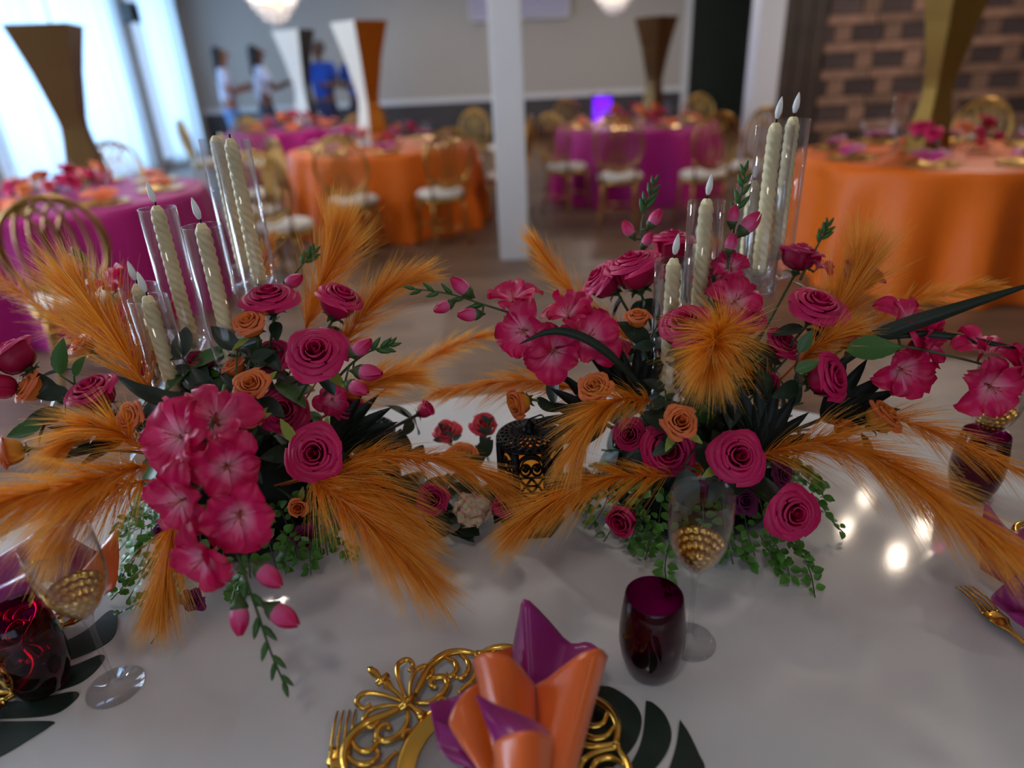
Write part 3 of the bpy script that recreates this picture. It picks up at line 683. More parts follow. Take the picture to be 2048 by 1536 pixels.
chair(c3[0] - .4, c3[1] + 1.3, c3, 'gold chair behind the orange table beside its white vase')
chair_px(1140, 330, c4, 'gold chair at the left side of the magenta table right of the column')
chair_px(1240, 350, c4, 'gold chair in front of the magenta table right of the column, left one')
chair_px(1405, 346, c4, 'gold chair in front of the magenta table right of the column, right one')
chair_px(1480, 330, c4, 'shiny gold chair at the right end of the far magenta table')
chair(c4[0] - .55, c4[1] + 1.15, c4, 'gold chair behind the far magenta table beside the violet uplight'); chair(c4[0] + .85, c4[1] + .95, c4, 'pale gold chair behind the far magenta table against the dark green door')
chair(-.15, 9.4, (-1.2, 9.4), 'gold chair standing alone just right of the column'); 
p = ony(1960, 240, 6.0); chair(p.x, 6.0, c5, 'gold oval-back chair behind the right orange table')
chair(c2[0] + 1.1, c2[1] - .5, c2, 'gold chair at the right of the farthest magenta table'); chair(c2[0] - .9, c2[1] - .75, c2, 'gold chair at the left of the farthest magenta table'); chair(c2[0] - .1, c2[1] - 1.2, c2, 'gold chair in front of the farthest magenta table')
# ------------------------------------------------------------------ people at the back
def skinned(name, V, E, rad, mt, root=0, lv=2):
    me = bpy.data.meshes.new(name); me.from_pydata(V, E, []); me.materials.append(M_[mt]); o = bpy.data.objects.new(name, me); COL.objects.link(o)
    m = o.modifiers.new('skin', 'SKIN'); m.use_smooth_shade = True
    for i, r_ in enumerate(rad):
        d = me.skin_vertices[0].data[i]; d.radius = r_ if isinstance(r_, tuple) else (r_, r_); d.use_root = (i == root)
    s_ = o.modifiers.new('sub', 'SUBSURF'); s_.levels = lv; s_.render_levels = lv
    return o
def person(x, y, h, face, shirt, pants, skin, label, arms, longhair=True):
    """face: heading; arms: list of two (elbow, hand) offsets in body space scaled by height"""
    k = h / 1.75
    V = [(0, 0, .97), (0, 0, 1.15), (0, 0, 1.34), (0, .0, 1.45), (0, .01, 1.53), (0, .03, 1.62), (0, .03, 1.72)]
    E = [(i, i + 1) for i in range(6)]; r_ = [(.15, .11), (.14, .1), (.16, .1), (.08, .07), (.05, .05), (.075, .09), (.06, .07)]
    for i, s_ in enumerate((-1, 1)):
        n = len(V); e, hd = arms[i]
        V += [(s_ * .17, 0, 1.41), (s_ * e[0], e[1], e[2]), (s_ * hd[0], hd[1], hd[2]), (s_ * hd[0], hd[1] + .05, hd[2] + .03)]; E += [(2, n), (n, n + 1), (n + 1, n + 2), (n + 2, n + 3)]; r_ += [.06, .042, .032, .038]
        for q, (fx, fl) in enumerate(((-.03, .06), (-.01, .075), (.01, .08), (.028, .065), (.04, .04))):
            m_ = len(V); V.append((s_ * hd[0] + fx, hd[1] + .05 + fl, hd[2] + .03 - .01 * q)); E.append((n + 3, m_)); r_.append(.009)
    for s_ in (-1, 1):
        n = len(V); V += [(s_ * .09, 0, .9), (s_ * .1, .02, .5), (s_ * .1, -.01, .09), (s_ * .11, .12, .035)]; E += [(0, n), (n, n + 1), (n + 1, n + 2), (n + 2, n + 3)]; r_ += [.085, .06, .045, .035]
    o = skinned('person', V, E, r_, skin); tag(o, label, 'person', 'people standing at the back of the hall')
    o.matrix_basis = Matrix.Translation((x, y, 0)) @ Matrix.Rotation(face, 4, 'Z') @ Matrix.Scale(k, 4)
    SV = [(0, 0, .93), (0, 0, 1.15), (0, 0, 1.34), (0, 0, 1.43)]; SE = [(0, 1), (1, 2), (2, 3)]; sr = [(.175, .135), (.165, .125), (.18, .12), (.1, .085)]
    for i, s_ in enumerate((-1, 1)):
        n = len(SV); e = arms[i][0]; SV += [(s_ * .18, 0, 1.405), (s_ * (.18 + (e[0] - .18) * .7), e[1] * .7, 1.405 + (e[2] - 1.405) * .7)]; SE += [(2, n), (n, n + 1)]; sr += [.078, .064]
    skinned('shirt', SV, SE, sr, shirt).parent = o
    PV = [(0, 0, .98), (0, 0, .9)]; PE = [(0, 1)]; pr = [(.165, .13), (.17, .13)]
    for s_ in (-1, 1):
        n = len(PV); PV += [(s_ * .095, 0, .82), (s_ * .102, .02, .5), (s_ * .1, -.01, .08)]; PE += [(1, n), (n, n + 1), (n + 1, n + 2)]; pr += [.1, .076, .062]
    skinned('trousers', PV, PE, pr, pants).parent = o
    HV = [(0, .0, 1.74), (0, -.04, 1.68), (0, -.06, 1.58)] + ([(0, -.085, 1.45), (0, -.1, 1.33)] if longhair else [])
    skinned('hair', HV, [(i, i + 1) for i in range(len(HV) - 1)], [(.075, .085), (.098, .1), (.09, .075)] + ([(.085, .045), (.06, .03)] if longhair else []), 'hair').parent = o
    b = B()
    for s_ in (-1, 1): b.lathe([(.001, -.009), (.012, 0), (.001, .009)], 6, Matrix.Translation((s_ * .032, .118, 1.645)))
    b.build('eyes', 'wick', o, world=False)
    B().tube([(0, .115, 1.645), (0, .138, 1.605)], [.007, .013], 6).build('nose', skin, o, world=False)
    b = B(); b.tube([(-.025, .118, 1.57), (0, .126, 1.568), (.025, .118, 1.57)], .006, 5).build('mouth', 'coral_petal', o, world=False)
    for s_ in (-1, 1): B().lathe([(.001, -.012), (.02, 0), (.001, .012)], 8, frame((s_, 0, 0), loc=(s_ * .088, .02, 1.635))).build('ear', skin, o, world=False)
    sh = B()
    for s_ in (-1, 1): sh.tube([(s_ * .1, -.06, .045), (s_ * .105, .04, .05), (s_ * .112, .16, .035)], [.04, .052, .035], 8)
    sh.build('shoes', 'bottle_dark', o, world=False)
A1 = ((.24, .02, 1.14), (.12, .24, 1.16)); A2 = ((.27, -.02, 1.14), (.25, .06, .92)); A3 = ((.25, .1, 1.16), (.18, .3, 1.22))
def pxx(px, y): return ony(px, 170, y).x
person(pxx(452, 11.9), 11.9, 1.9, R(-70), 'shirt_white', 'jeans', 'skin', 'person in a pale top and light blue jeans, nearest the curtains, arm bent', (A3, A1))
person(pxx(524, 12.0), 12.0, 1.9, R(-60), 'shirt_white', 'trousers_dark', 'skin_dark', 'person in a pale top and grey trousers, second from the curtains, arms forward', (A1, A3))
person(pxx(646, 12.1), 12.1, 1.92, R(165), 'shirt_blue', 'shirt_navy', 'skin_dark', 'person in a bright blue shirt standing just right of the cream vase', (A1, A2), False)
person(pxx(716, 12.2), 12.2, 1.88, R(190), 'shirt_blue', 'trousers_dark', 'skin_dark', 'person in a blue shirt half hidden behind the white and amber vase', (A2, A1), False)
# ------------------------------------------------------------------ the white half-moon head table
TC, TR, ZT = Vector((.03, .27)), 1.126, .76
ht = thing('head_table', 'glossy white half-moon head table carrying both flower arrangements', 'table', (TC.x, .5, 0))
pl = []
a0 = math.asin((.10 - TC.y) / TR)
for k in range(97):
    a = a0 + (pi - 2 * a0) * k / 96; pl.append((TC.x + TR * math.cos(a), TC.y + TR * math.sin(a)))
bevel(B().prism(pl, ZT - .035, ZT).build('table_top', 'table_white', ht, smooth=False), .004)
ap = B()
def fn(u, v):
    a = a0 + .1 + (pi - 2 * a0 - .2) * u; return (TC.x + (TR - .12) * math.cos(a), TC.y + (TR - .12) * math.sin(a), ZT - .035 - .1 * v)
solid(B().grid(fn, 60, 1).build('apron', 'table_white', ht), .02)
for a in (.12, .9, pi - .9, pi - .12):
    x, y = TC.x + (TR - .2) * math.cos(a), max(.2, TC.y + (TR - .2) * math.sin(a))
    B().lathe([(.02, 0), (.03, .02), (.034, .5), (.04, .725)], 16, Matrix.Translation((x, y, 0)), cap0=True).build('leg', 'table_white', ht)
# ------------------------------------------------------------------ arrangement bases
for sd, lb in (('L', 'left'), ('R', 'right')):
    c = CORE[sd]; t = thing('floral_foam', 'dark foam mound hidden inside the %s flower arrangement' % lb, 'flower base', (c.x, c.y, ZT))
    def fn(u, v):
        a = 2 * pi * u; q = v * pi / 2; n_ = noise.noise(Vector((math.cos(a) * 2, math.sin(a) * 2, v * 4))) * .12
        return (c.x + .135 * (1 + n_) * math.cos(a) * math.cos(q) ** .7, c.y + .105 * (1 + n_) * math.sin(a) * math.cos(q) ** .7, ZT + .002 + .16 * math.sin(q))
    B().grid(fn, 28, 10, closed=True).build('foam', 'foam_dark', t)
    B().lathe([(.001, .0015), (.13, .0015), (.145, .02), (.15, .035), (.14, .035), (.12, .012), (.001, .012)], 32, Matrix.Translation((c.x, c.y, ZT))).build('tray', 'bottle_dark', t)
# ------------------------------------------------------------------ candles in the arrangements
n1, n2 = 32, 130; CL = .225
def fn(u, v):
    a = 2 * pi * u; z = CL * v; tw = a * 2 + z * 2 * pi / .027
    r = .0112 * (.84 + .24 * abs(math.sin(tw))) * (1 - .10 * v)
    if v > .93: r *= max(.42, 1 - ((v - .93) / .07) ** 2 * .5)
    if v < .1: r = .0106
    return (r * math.cos(a), r * math.sin(a), z)
wx = B().grid(fn, n1, n2, closed=True)
k0 = len(wx.V); wx.V.append((0, 0, CL + .001)); wx.U.append((0, 1))
for i in range(n1): wx.F.append((k0 - n1 + i, k0 - n1 + (i + 1) % n1, k0))
WAX = wx.mesh('wax', 'wax'); WICK = B().tube([(0, 0, CL), (.0005, 0, CL + .006)], .0014, 6).mesh('wick', 'wick')
FLM = B().lathe([(.001, 0), (.0032, .002), (.0050, .009), (.0046, .016), (.0028, .024), (.0006, .030)], 12, Matrix.Translation((.0005, 0, CL + .0055)) @ Matrix.Rotation(R(7), 4, 'Y')).mesh('flame_tip', 'led_flame')
CHM = B().lathe([(.0268, 0), (.0268, .255), (.0254, .255), (.0254, 0), (.0268, 0)], 40).mesh('chimney', 'glass')
def stick_mesh(h):
    prof = [(.034, 0), (.034, .004), (.012, .012), (.007, .025)]
    zz = .025
    while zz < h - .075: prof += [(.006, zz + .02), (.0095, zz + .032), (.006, zz + .044)]; zz += .044
    prof += [(.006, h - .066), (.0085, h - .06), (.0085, h - .046), (.006, h - .042), (.027, h - .036), (.0282, h - .033), (.0265, h - .03), (.010, h - .028), (.008, h - .018), (.015, h - .008), (.021, h + .0), (.023, h + .004), (.0205, h + .006), (.0118, h + .002), (.0115, h - .006), (.001, h - .006)]
    return B().lathe(prof, 24).mesh('candlestick', 'glass_thick')
def candle(px, py, dep, side, desc, flame=True, chim=True):
    p = at(px, py, dep); zb = p.z - CL; lb = 'left' if side == 'L' else 'right'
    t = thing('twisted_candle', 'ivory twisted taper candle, ' + desc, 'candle', (p.x, p.y, zb), group='twisted candles of the %s arrangement' % lb)
    a = random.random() * 6; Mz = Matrix.Rotation(a, 4, 'Z')
    inst('wax', WAX, t, Mz); inst('wick', WICK, t)
    if flame: inst('flame_tip', FLM, t, Matrix.Rotation(R(-20 if side == 'R' else 150) + a * .1, 4, 'Z'))
    h = zb - ZT + .006
    s_ = inst('candlestick', stick_mesh(h), None, Matrix.Translation((p.x, p.y, ZT + .0006))); tag(s_, 'glass candlestick under the candle ' + desc, 'candlestick', 'glass candlesticks of the %s arrangement' % lb)
    if chim:
        c_ = inst('glass_chimney', CHM, None, Matrix.Translation((p.x, p.y, zb - .033))); tag(c_, 'clear glass cylinder around the candle ' + desc, 'glass', 'glass chimneys of the %s arrangement' % lb)
random.seed(5)
candle(294, 592, .95, 'L', 'shortest in front, left arrangement')
candle(274, 568, 1.02, 'L', 'just behind the shortest, left arrangement')
candle(312, 412, 1.0, 'L', 'left one of the middle pair, left arrangement')
candle(402, 447, .93, 'L', 'centre front, left arrangement')
candle(430, 272, 1.09, 'L', 'left of the tall pair, left arrangement', flame=False)
candle(460, 277, 1.0, 'L', 'right of the tall pair, left arrangement', flame=False)
candle(1348, 517, .95, 'R', 'shortest front left, right arrangement')
candle(1414, 398, .98, 'R', 'mid-height in front, right arrangement')
candle(1376, 486, 1.12, 'R', 'left small one behind, right arrangement', flame=False)
candle(1394, 480, 1.2, 'R', 'right small one behind, right arrangement')
candle(1508, 362, 1.1, 'R', 'mid-height at back, right arrangement')
candle(1552, 246, .98, 'R', 'tall one in front, right arrangement')
candle(1587, 234, 1.05, 'R', 'tallest at back right, right arrangement')
# ------------------------------------------------------------------ roses
A = 'left arrangement'
for r_ in [
 (540, 595, 1.0, 124, 'open', (.0, .8, .55), 'open magenta rose at the top beside the tall candle pair, ' + A, 2, 0),
 (680, 602, 1.0, 108, 'half', (.4, .75, .4), 'half-open magenta rose at upper right among the plumes, ' + A, 2, 0),
 (632, 706, .93, 138, 'open', (.12, .45, .88), 'largest open magenta rose right of the front candle, ' + A, 3, 1),
 (630, 906, .90, 130, 'open', (.05, .08, 1), 'round open magenta rose facing the viewer above the orange plumes, ' + A, 2, 1),
 (188, 786, .92, 112, 'half', (-.15, .62, .5), 'magenta rose seen from the side at left, under the upper plume, ' + A, 3, 0),
 (28, 712, .95, 112, 'half', (-.55, .65, .25), 'magenta rose cut by the left edge of the picture', 1, 0),
 (2, 772, .93, 64, 'bud', (-.6, .1, .6), 'pink-magenta rosebud at the left edge below the cut rose', 0, 0),
 (568, 822, 1.03, 110, 'open', (.1, .25, 1), 'shaded magenta rose deep between the two orange roses and the round one, ' + A, 2, 0),
 (545, 715, 1.05, 90, 'half', (-.1, .4, .8), 'shaded magenta rose behind the largest one, ' + A, 2, 0),
 (398, 728, 1.03, 72, 'half', (0, .6, .6), 'dark red rose seen through the glass cylinder, ' + A, 2, 0),
 (690, 812, 1.03, 70, 'bud', (.4, .1, .7), 'small shaded magenta bud right of centre, ' + A, 2, 0),
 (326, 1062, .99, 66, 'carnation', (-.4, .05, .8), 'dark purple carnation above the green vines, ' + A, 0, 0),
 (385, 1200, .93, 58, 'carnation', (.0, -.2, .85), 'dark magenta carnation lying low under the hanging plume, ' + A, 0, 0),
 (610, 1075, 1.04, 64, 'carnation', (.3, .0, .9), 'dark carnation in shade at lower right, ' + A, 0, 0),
 (500, 648, .97, 82, 'peach', (-.15, .6, .75), 'orange rose below the top magenta rose, ' + A, 2, 1),
 (505, 772, .90, 84, 'peach', (0, .5, .85), 'open orange rose in front of the candlestick, ' + A, 2, 2),
 (505, 838, .90, 50, 'peach', (.05, .25, 1), 'small orange rose just under the open orange one, ' + A, 1, 2),
 (468, 733, .99, 58, 'peach', (-.3, .6, .4), 'orange rose half hidden beside the candle cup, ' + A, 0, 0),
 (62, 775, .95, 84, 'peach', (-.5, .4, .6), 'orange rose near the left edge between leaves', 2, 0),
 (18, 905, .86, 84, 'yellow', (-.75, -.15, .55), 'yellow-orange rose drooping at the left edge', 1, 0),
 (262, 834, .88, 72, 'peach', (-.25, .25, .9), 'orange rose beside the pink gladiolus cascade, ' + A, 1, 0),
 (597, 1016, .97, 42, 'peachbud', (.2, .0, 1), 'tiny orange rosebud below the round magenta rose, ' + A, 1, 1),
 (165, 690, 1.06, 64, 'peach', (-.4, .5, .6), 'orange rose behind the upper left plume, ' + A, 0, 0)]:
    rose(*r_[:7], side='L', leaves=r_[7], sep=r_[8])
A = 'right arrangement'
for r_ in [
 (1205, 562, 1.05, 102, 'half', (-.7, .5, .3), 'magenta rose leaning left at the upper left, ' + A, 2, 0),
 (1268, 538, 1.02, 128, 'half', (-.3, .75, .35), 'magenta rose left of the small back candles, ' + A, 2, 0),
 (1345, 492, 1.12, 118, 'half', (0, .85, .25), 'magenta rose behind the short front candle, ' + A, 1, 0),
 (1372, 648, .92, 122, 'open', (-.35, .6, .65), 'magenta rose half covered by the facing orange plume, ' + A, 1, 1),
 (1635, 612, .97, 134, 'open', (.1, .68, .65), 'open magenta rose at upper right with layered petals, ' + A, 3, 0),
 (1600, 512, 1.09, 94, 'half', (.15, .8, .25), 'magenta rose behind the tallest candle, ' + A, 1, 0),
 (1722, 548, 1.09, 98, 'half', (.45, .8, .15), 'magenta rose behind the upper right plume, ' + A, 1, 0),
 (1655, 757, .92, 112, 'half', (.5, .15, .7), 'dark magenta rose turned to the right below the green leaves, ' + A, 2, 0),
 (1527, 762, 1.0, 60, 'bud', (.3, .4, .7), 'small magenta bud right of the facing plume, ' + A, 0, 0),
 (1475, 913, .90, 128, 'open', (.05, .2, 1), 'open magenta rose at lower centre facing the viewer, ' + A, 2, 1),
 (1585, 1026, .90, 126, 'open', (.12, .0, 1), 'lowest open magenta rose on the right above the vines, ' + A, 2, 0),
 (1335, 898, .96, 126, 'half', (-.1, -.1, .9), 'magenta rose partly under the orange rose at lower left, ' + A, 1, 0),
 (1262, 868, .99, 76, 'half', (-.4, .0, .8), 'magenta rose under the left curled plume, ' + A, 0, 0),
 (1245, 1040, .99, 66, 'bud', (-.5, -.2, .7), 'lowest magenta bud on the left, ' + A, 1, 0),
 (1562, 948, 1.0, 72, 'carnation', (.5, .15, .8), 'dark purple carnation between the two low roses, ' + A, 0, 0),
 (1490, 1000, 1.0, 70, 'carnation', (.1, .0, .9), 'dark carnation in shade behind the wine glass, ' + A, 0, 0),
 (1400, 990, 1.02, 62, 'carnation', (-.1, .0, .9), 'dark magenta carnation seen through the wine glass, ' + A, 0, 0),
 (1190, 776, .92, 80, 'peach', (-.25, .5, .8), 'peach rose at left before the dark palm leaves, ' + A, 2, 1),
 (1360, 845, .88, 84, 'peach', (-.05, .3, 1), 'open peach rose facing the viewer at lower left of centre, ' + A, 3, 2),
 (1276, 636, .97, 62, 'peach', (-.05, .7, .5), 'peach rose beside the shortest candle, ' + A, 2, 0),
 (1765, 834, .92, 92, 'yellow', (.45, .55, .5), 'yellow-orange rose at the far right above the long plume, ' + A, 1, 1),
 (1690, 855, .96, 60, 'yellow', (.1, .8, .3), 'small orange rosebud left of the yellow-orange rose, ' + A, 0, 0),
 (1086, 728, 1.0, 50, 'peachbud', (-.5, .5, .5), 'orange rosebud below the pink gladiolus branch, ' + A, 1, 0),
 (1037, 806, .98, 74, 'yellow', (-.75, -.2, .45), 'drooping orange rose above the black lantern, ' + A, 1, 0),
 (1388, 941, .97, 40, 'peachbud', (.1, .1, 1), 'tiny peach bud under the lower left magenta rose, ' + A, 0, 0),
 (1490, 640, 1.0, 96, 'half', (.1, .6, .7), 'crimson rose at the candle feet beside the facing plume, ' + A, 2, 0),
 (1562, 690, 1.03, 86, 'half', (.3, .5, .7), 'shaded magenta rose left of the pair of serrated leaves, ' + A, 2, 0),
 (1420, 560, 1.08, 80, 'half', (-.1, .7, .5), 'magenta rose behind the mid-height candle, ' + A, 1, 0),
 (1715, 676, 1.0, 96, 'coral', (.4, .5, .6), 'coral ruffled flower right of the open magenta rose, ' + A, 0, 0),
 (1230, 700, 1.03, 70, 'coral', (-.2, .4, .8), 'orange-coral flower in shade under the pink gladiolus, ' + A, 1, 0)]:
    rose(*r_[:7], side='R', leaves=r_[7], sep=r_[8])
# ------------------------------------------------------------------ gladioli
glad('hot pink gladiolus cascading over the front of the left arrangement', [(450, 770, .88), (415, 900, .80), (440, 1010, .77), (475, 1110, .75), (515, 1225, .745), (540, 1300, .745), (566, 1362, .745)],
     [(430, 838, .83, 165, (.15, .5, .85)), (352, 872, .79, 165, (-.35, .15, .9)), (455, 935, .78, 140, (.45, -.1, .9)), (355, 1005, .76, 150, (-.3, -.2, .9)), (478, 1035, .745, 150, (.3, -.25, .9)), (402, 1122, .74, 150, (-.35, -.35, .85))],
     [(508, 1128, 562, 1172, .74), (478, 1195, 480, 1272, .74), (532, 1210, 596, 1250, .74)], 9)
glad('pale pink gladiolus behind the candles at the upper left of the left arrangement', [(330, 760, 1.05), (260, 640, 1.1), (190, 550, 1.13), (155, 510, 1.14)],
     [(215, 560, 1.1, 90, (-.3, .6, .6)), (250, 632, 1.07, 100, (-.4, .4, .8)), (318, 640, 1.08, 95, (0, .5, .8)), (290, 700, 1.06, 90, (-.2, .3, .9))], [], 6)
glad('gladiolus spray with three pink buds at the right of the left arrangement', [(640, 800, 1.0), (690, 740, .95), (735, 705, .94), (778, 692, .94)], [(665, 800, 1.0, 70, (.3, -.2, .8))], [(700, 712, 742, 680, .93), (706, 742, 764, 748, .92), (690, 765, 736, 785, .91)], 6)
glad('short gladiolus spray with one pink bud over the top rose of the left arrangement', [(540, 640, 1.05), (575, 570, 1.06), (600, 535, 1.06), (625, 508, 1.06)], [], [(565, 575, 604, 552, 1.05)], 6)
glad('long pink gladiolus branch reaching left from the right arrangement', [(1250, 730, 1.0), (1150, 680, .98), (1060, 640, .98), (970, 610, .98), (900, 588, .98), (832, 578, .98)],
     [(1180, 672, .96, 130, (.1, .3, .9)), (1105, 702, .95, 125, (-.2, -.1, .95)), (1135, 625, .98, 110, (-.15, .75, .55)), (1045, 662, .95, 120, (-.4, -.15, .85)), (1025, 592, .98, 112, (-.1, .8, .5))],
     [(945, 592, 903, 556, .98), (908, 604, 868, 622, .97), (965, 628, 915, 630, .97)], 8)
glad('upright gladiolus spray with pale pink buds at the top left of the right arrangement', [(1300, 540, 1.06), (1283, 470, 1.07), (1290, 420, 1.07), (1308, 370, 1.07)], [(1290, 545, 1.05, 80, (0, .4, .8))], [(1268, 478, 1247, 442, 1.07), (1296, 458, 1322, 418, 1.06), (1282, 498, 1304, 465, 1.06)], 8)
glad('upright pink gladiolus between the candles of the right arrangement', [(1470, 690, 1.0), (1452, 580, 1.0), (1466, 470, 1.0), (1480, 400, 1.0), (1490, 345, 1.0)], [(1472, 600, .97, 110, (.1, .4, .9)), (1462, 532, 1.0, 80, (-.2, .5, .7))],
     [(1462, 455, 1470, 410, .99), (1455, 510, 1468, 466, .99), (1476, 472, 1520, 425, .99)], 8)
glad('short green gladiolus tip behind the tallest candle of the right arrangement', [(1600, 560, 1.08), (1625, 510, 1.08), (1655, 455, 1.08)], [(1640, 528, 1.07, 60, (.3, .6, .4))], [], 6)
glad('pink gladiolus branch reaching to the right edge of the picture', [(1700, 690, .95), (1800, 692, .93), (1900, 712, .91), (2000, 738, .89), (2100, 765, .87)],
     [(1822, 636, .95, 130, (.25, .55, .7)), (1860, 684, .93, 100, (.5, -.1, .7)), (1808, 742, .95, 120, (.1, -.3, .8)), (1972, 690, .9, 120, (.1, .75, .45)), (1985, 775, .89, 135, (0, -.35, .9)), (2052, 728, .88, 80, (.5, .4, .6))], [], 0)
# ------------------------------------------------------------------ plumes
A = 'left arrangement'
for a in [
 ('orange plume sweeping down to the table at front right, ' + A, [(618, 952, .92), (690, 1005, .88), (770, 1075, .85), (850, 1150, .83)], 118, 3000, .3, 44),
 ('orange plume reaching right towards the black lantern, ' + A, [(640, 952, .95), (740, 915, .95), (860, 918, .96), (960, 945, .97), (1020, 985, .98)], 84, 2600, .5, 38),
 ('orange plume between the two right ones, ' + A, [(630, 950, .95), (700, 955, .93), (770, 1000, .92), (820, 1040, .92)], 100, 2000, .45, 42),
 ('orange plume spread low to the left edge, ' + A, [(300, 930, .86), (180, 962, .8), (60, 990, .75), (-80, 1030, .71)], 120, 2800, .35, 44),
 ('curled orange plume left of the pink cascade, ' + A, [(300, 905, .88), (235, 862, .86), (180, 855, .85), (140, 880, .84)], 90, 1800, .35, 44),
 ('orange plume fanning up behind the short candles, ' + A, [(305, 790, .97), (240, 690, .99), (185, 620, 1.01), (150, 575, 1.02)], 130, 2800, .1, 44),
 ('blurred orange plume rising to the left edge, ' + A, [(230, 730, 1.08), (130, 650, 1.14), (50, 590, 1.18), (-20, 540, 1.22)], 90, 1500, .15, 40),
 ('orange plume hanging straight down under the pink cascade, ' + A, [(350, 1030, .87), (338, 1095, .85), (328, 1160, .85), (318, 1205, .85)], 92, 1900, .3, 42),
 ('tall orange plume at the top right, ' + A, [(610, 660, 1.05), (640, 575, 1.07), (665, 520, 1.08), (672, 478, 1.08)], 104, 2400, .02, 40),
 ('curving orange plume at the right with a pointed tip, ' + A, [(660, 720, 1.02), (720, 640, 1.02), (770, 585, 1.03), (825, 556, 1.04)], 84, 2000, .15, 38),
 ('short orange plume at the right under the pink buds, ' + A, [(680, 800, 1.02), (730, 775, 1.02), (775, 755, 1.03), (812, 752, 1.04)], 80, 1500, .3, 40),
 ('blurred orange plume pointing right in the background, ' + A, [(740, 800, 1.1), (830, 735, 1.16), (910, 690, 1.22), (990, 665, 1.28)], 60, 1300, .25, 34),
 ('small orange plume tip behind the tall candle pair, ' + A, [(505, 600, 1.12), (525, 540, 1.14), (540, 490, 1.15)], 46, 900, .05, 36),
 ('fluffy orange plume drooping over the wine glass at lower left, ' + A, [(290, 960, .9), (225, 980, .86), (165, 1010, .83), (130, 1050, .82)], 110, 2000, .7, 46)]:
    plume(a[0], a[1], a[2], a[3], a[4], a[5], 'L', 'orange plumes of the ' + A)
A = 'right arrangement'
for a in [
 ('bushy orange plume pointing at the viewer below the candles, ' + A, [(1468, 700, .98), (1452, 668, .93), (1436, 668, .88), (1426, 695, .84), (1422, 722, .82)], 96, 3600, .25, 78),
 ('orange plume curling down at the left, ' + A, [(1300, 800, .94), (1240, 800, .9), (1185, 835, .88), (1150, 900, .87)], 88, 2200, .4, 42),
 ('orange plume over the lantern foot at lower left, ' + A, [(1345, 950, .95), (1220, 955, .91), (1110, 1000, .89), (1030, 1055, .88)], 92, 2600, .4, 42),
 ('longest orange plume sweeping to the lower right, ' + A, [(1520, 910, .95), (1640, 885, .9), (1760, 920, .85), (1880, 1000, .8), (2010, 1090, .75)], 120, 3600, .35, 42),
 ('thin orange plume crossing the purple tumbler at the right, ' + A, [(1640, 880, 1.0), (1780, 840, 1.0), (1900, 878, .98), (2080, 960, .95)], 84, 1500, .3, 40),
 ('orange plume fanning up at the right, ' + A, [(1630, 690, 1.02), (1680, 620, 1.03), (1715, 565, 1.04), (1725, 520, 1.05)], 112, 2400, .05, 46),
 ('narrow orange plume lying above the long dark blade, ' + A, [(1740, 650, 1.08), (1820, 605, 1.1), (1910, 582, 1.12), (1985, 572, 1.13)], 56, 1500, .12, 34),
 ('short orange plume beside the bright green leaf, ' + A, [(1600, 720, .97), (1640, 690, .95), (1680, 668, .94), (1700, 660, .94)], 60, 1200, .2, 40),
 ('pointed orange plume rising at the upper left, ' + A, [(1190, 640, 1.08), (1140, 580, 1.1), (1100, 530, 1.11), (1066, 484, 1.12)], 58, 1700, .05, 34),
 ('orange plume stretching left behind the lantern top, ' + A, [(1200, 800, 1.04), (1110, 768, 1.06), (1000, 764, 1.1), (880, 782, 1.14)], 74, 1900, .5, 36),
 ('orange plume behind the middle candle, ' + A, [(1430, 620, 1.08), (1432, 560, 1.09), (1432, 500, 1.1)], 50, 1000, .05, 34),
 ('small orange plume under the dark right rose, ' + A, [(1560, 800, 1.02), (1530, 770, 1.0), (1500, 745, .98)], 60, 900, .2, 40),
 ('orange plume behind the pink gladiolus blooms at left, ' + A, [(1260, 680, 1.06), (1210, 640, 1.07), (1160, 622, 1.08)], 56, 1100, .2, 38)]:
    plume(a[0], a[1], a[2], a[3], a[4], a[5], 'R', 'orange plumes of the ' + A)
# ------------------------------------------------------------------ leaves, palms, blades
def palm(label, base, tips, dep_t, mt=None, wid=1.0):
    p = at(*base); t = thing('palm_leaf', label, 'leaf', p, group='dark palm leaves')
    sd = 'L' if base[0] < 900 else 'R'
    B().tube([p, CORE[sd]], .003, 6).build('stalk', 'stem_dark', t)
    for (x, y) in tips:
        q = at(x, y, dep_t); d = q - p; L = d.length
        o = place_leaf(t, PALML, p, d, camdir(0, .35, 1), L, 'leaflet')
palm('dark palm fan standing upright behind the peach rose, right arrangement', (1270, 810, 1.02), [(1180, 700), (1208, 688), (1243, 690), (1278, 684), (1308, 690), (1332, 712)], 1.0)
palm('dark palm fan spread in the centre of the right arrangement', (1520, 900, .98), [(1420, 800), (1445, 775), (1482, 765), (1520, 760), (1560, 768), (1596, 790), (1618, 825), (1622, 865)], .95)
palm('dark palm fan pointing left over the black lantern', (1215, 850, 1.0), [(1130, 745), (1106, 772), (1098, 805), (1078, 832), (1082, 862), (1104, 888), (1130, 908)], .98)
palm('dark palm fan pointing right from the right arrangement', (1640, 840, 1.0), [(1700, 712), (1740, 718), (1790, 742), (1802, 775), (1808, 812), (1780, 840), (1720, 850)], .97)
palm('dark palm fan at lower right of the left arrangement', (660, 900, 1.03), [(745, 790), (772, 812), (785, 840), (778, 868), (750, 890), (715, 790)], 1.0)
palm('dark palm fan at the left under the side-seen magenta rose', (250, 880, .98), [(90, 850), (82, 880), (110, 912), (150, 930), (120, 835)], .94)
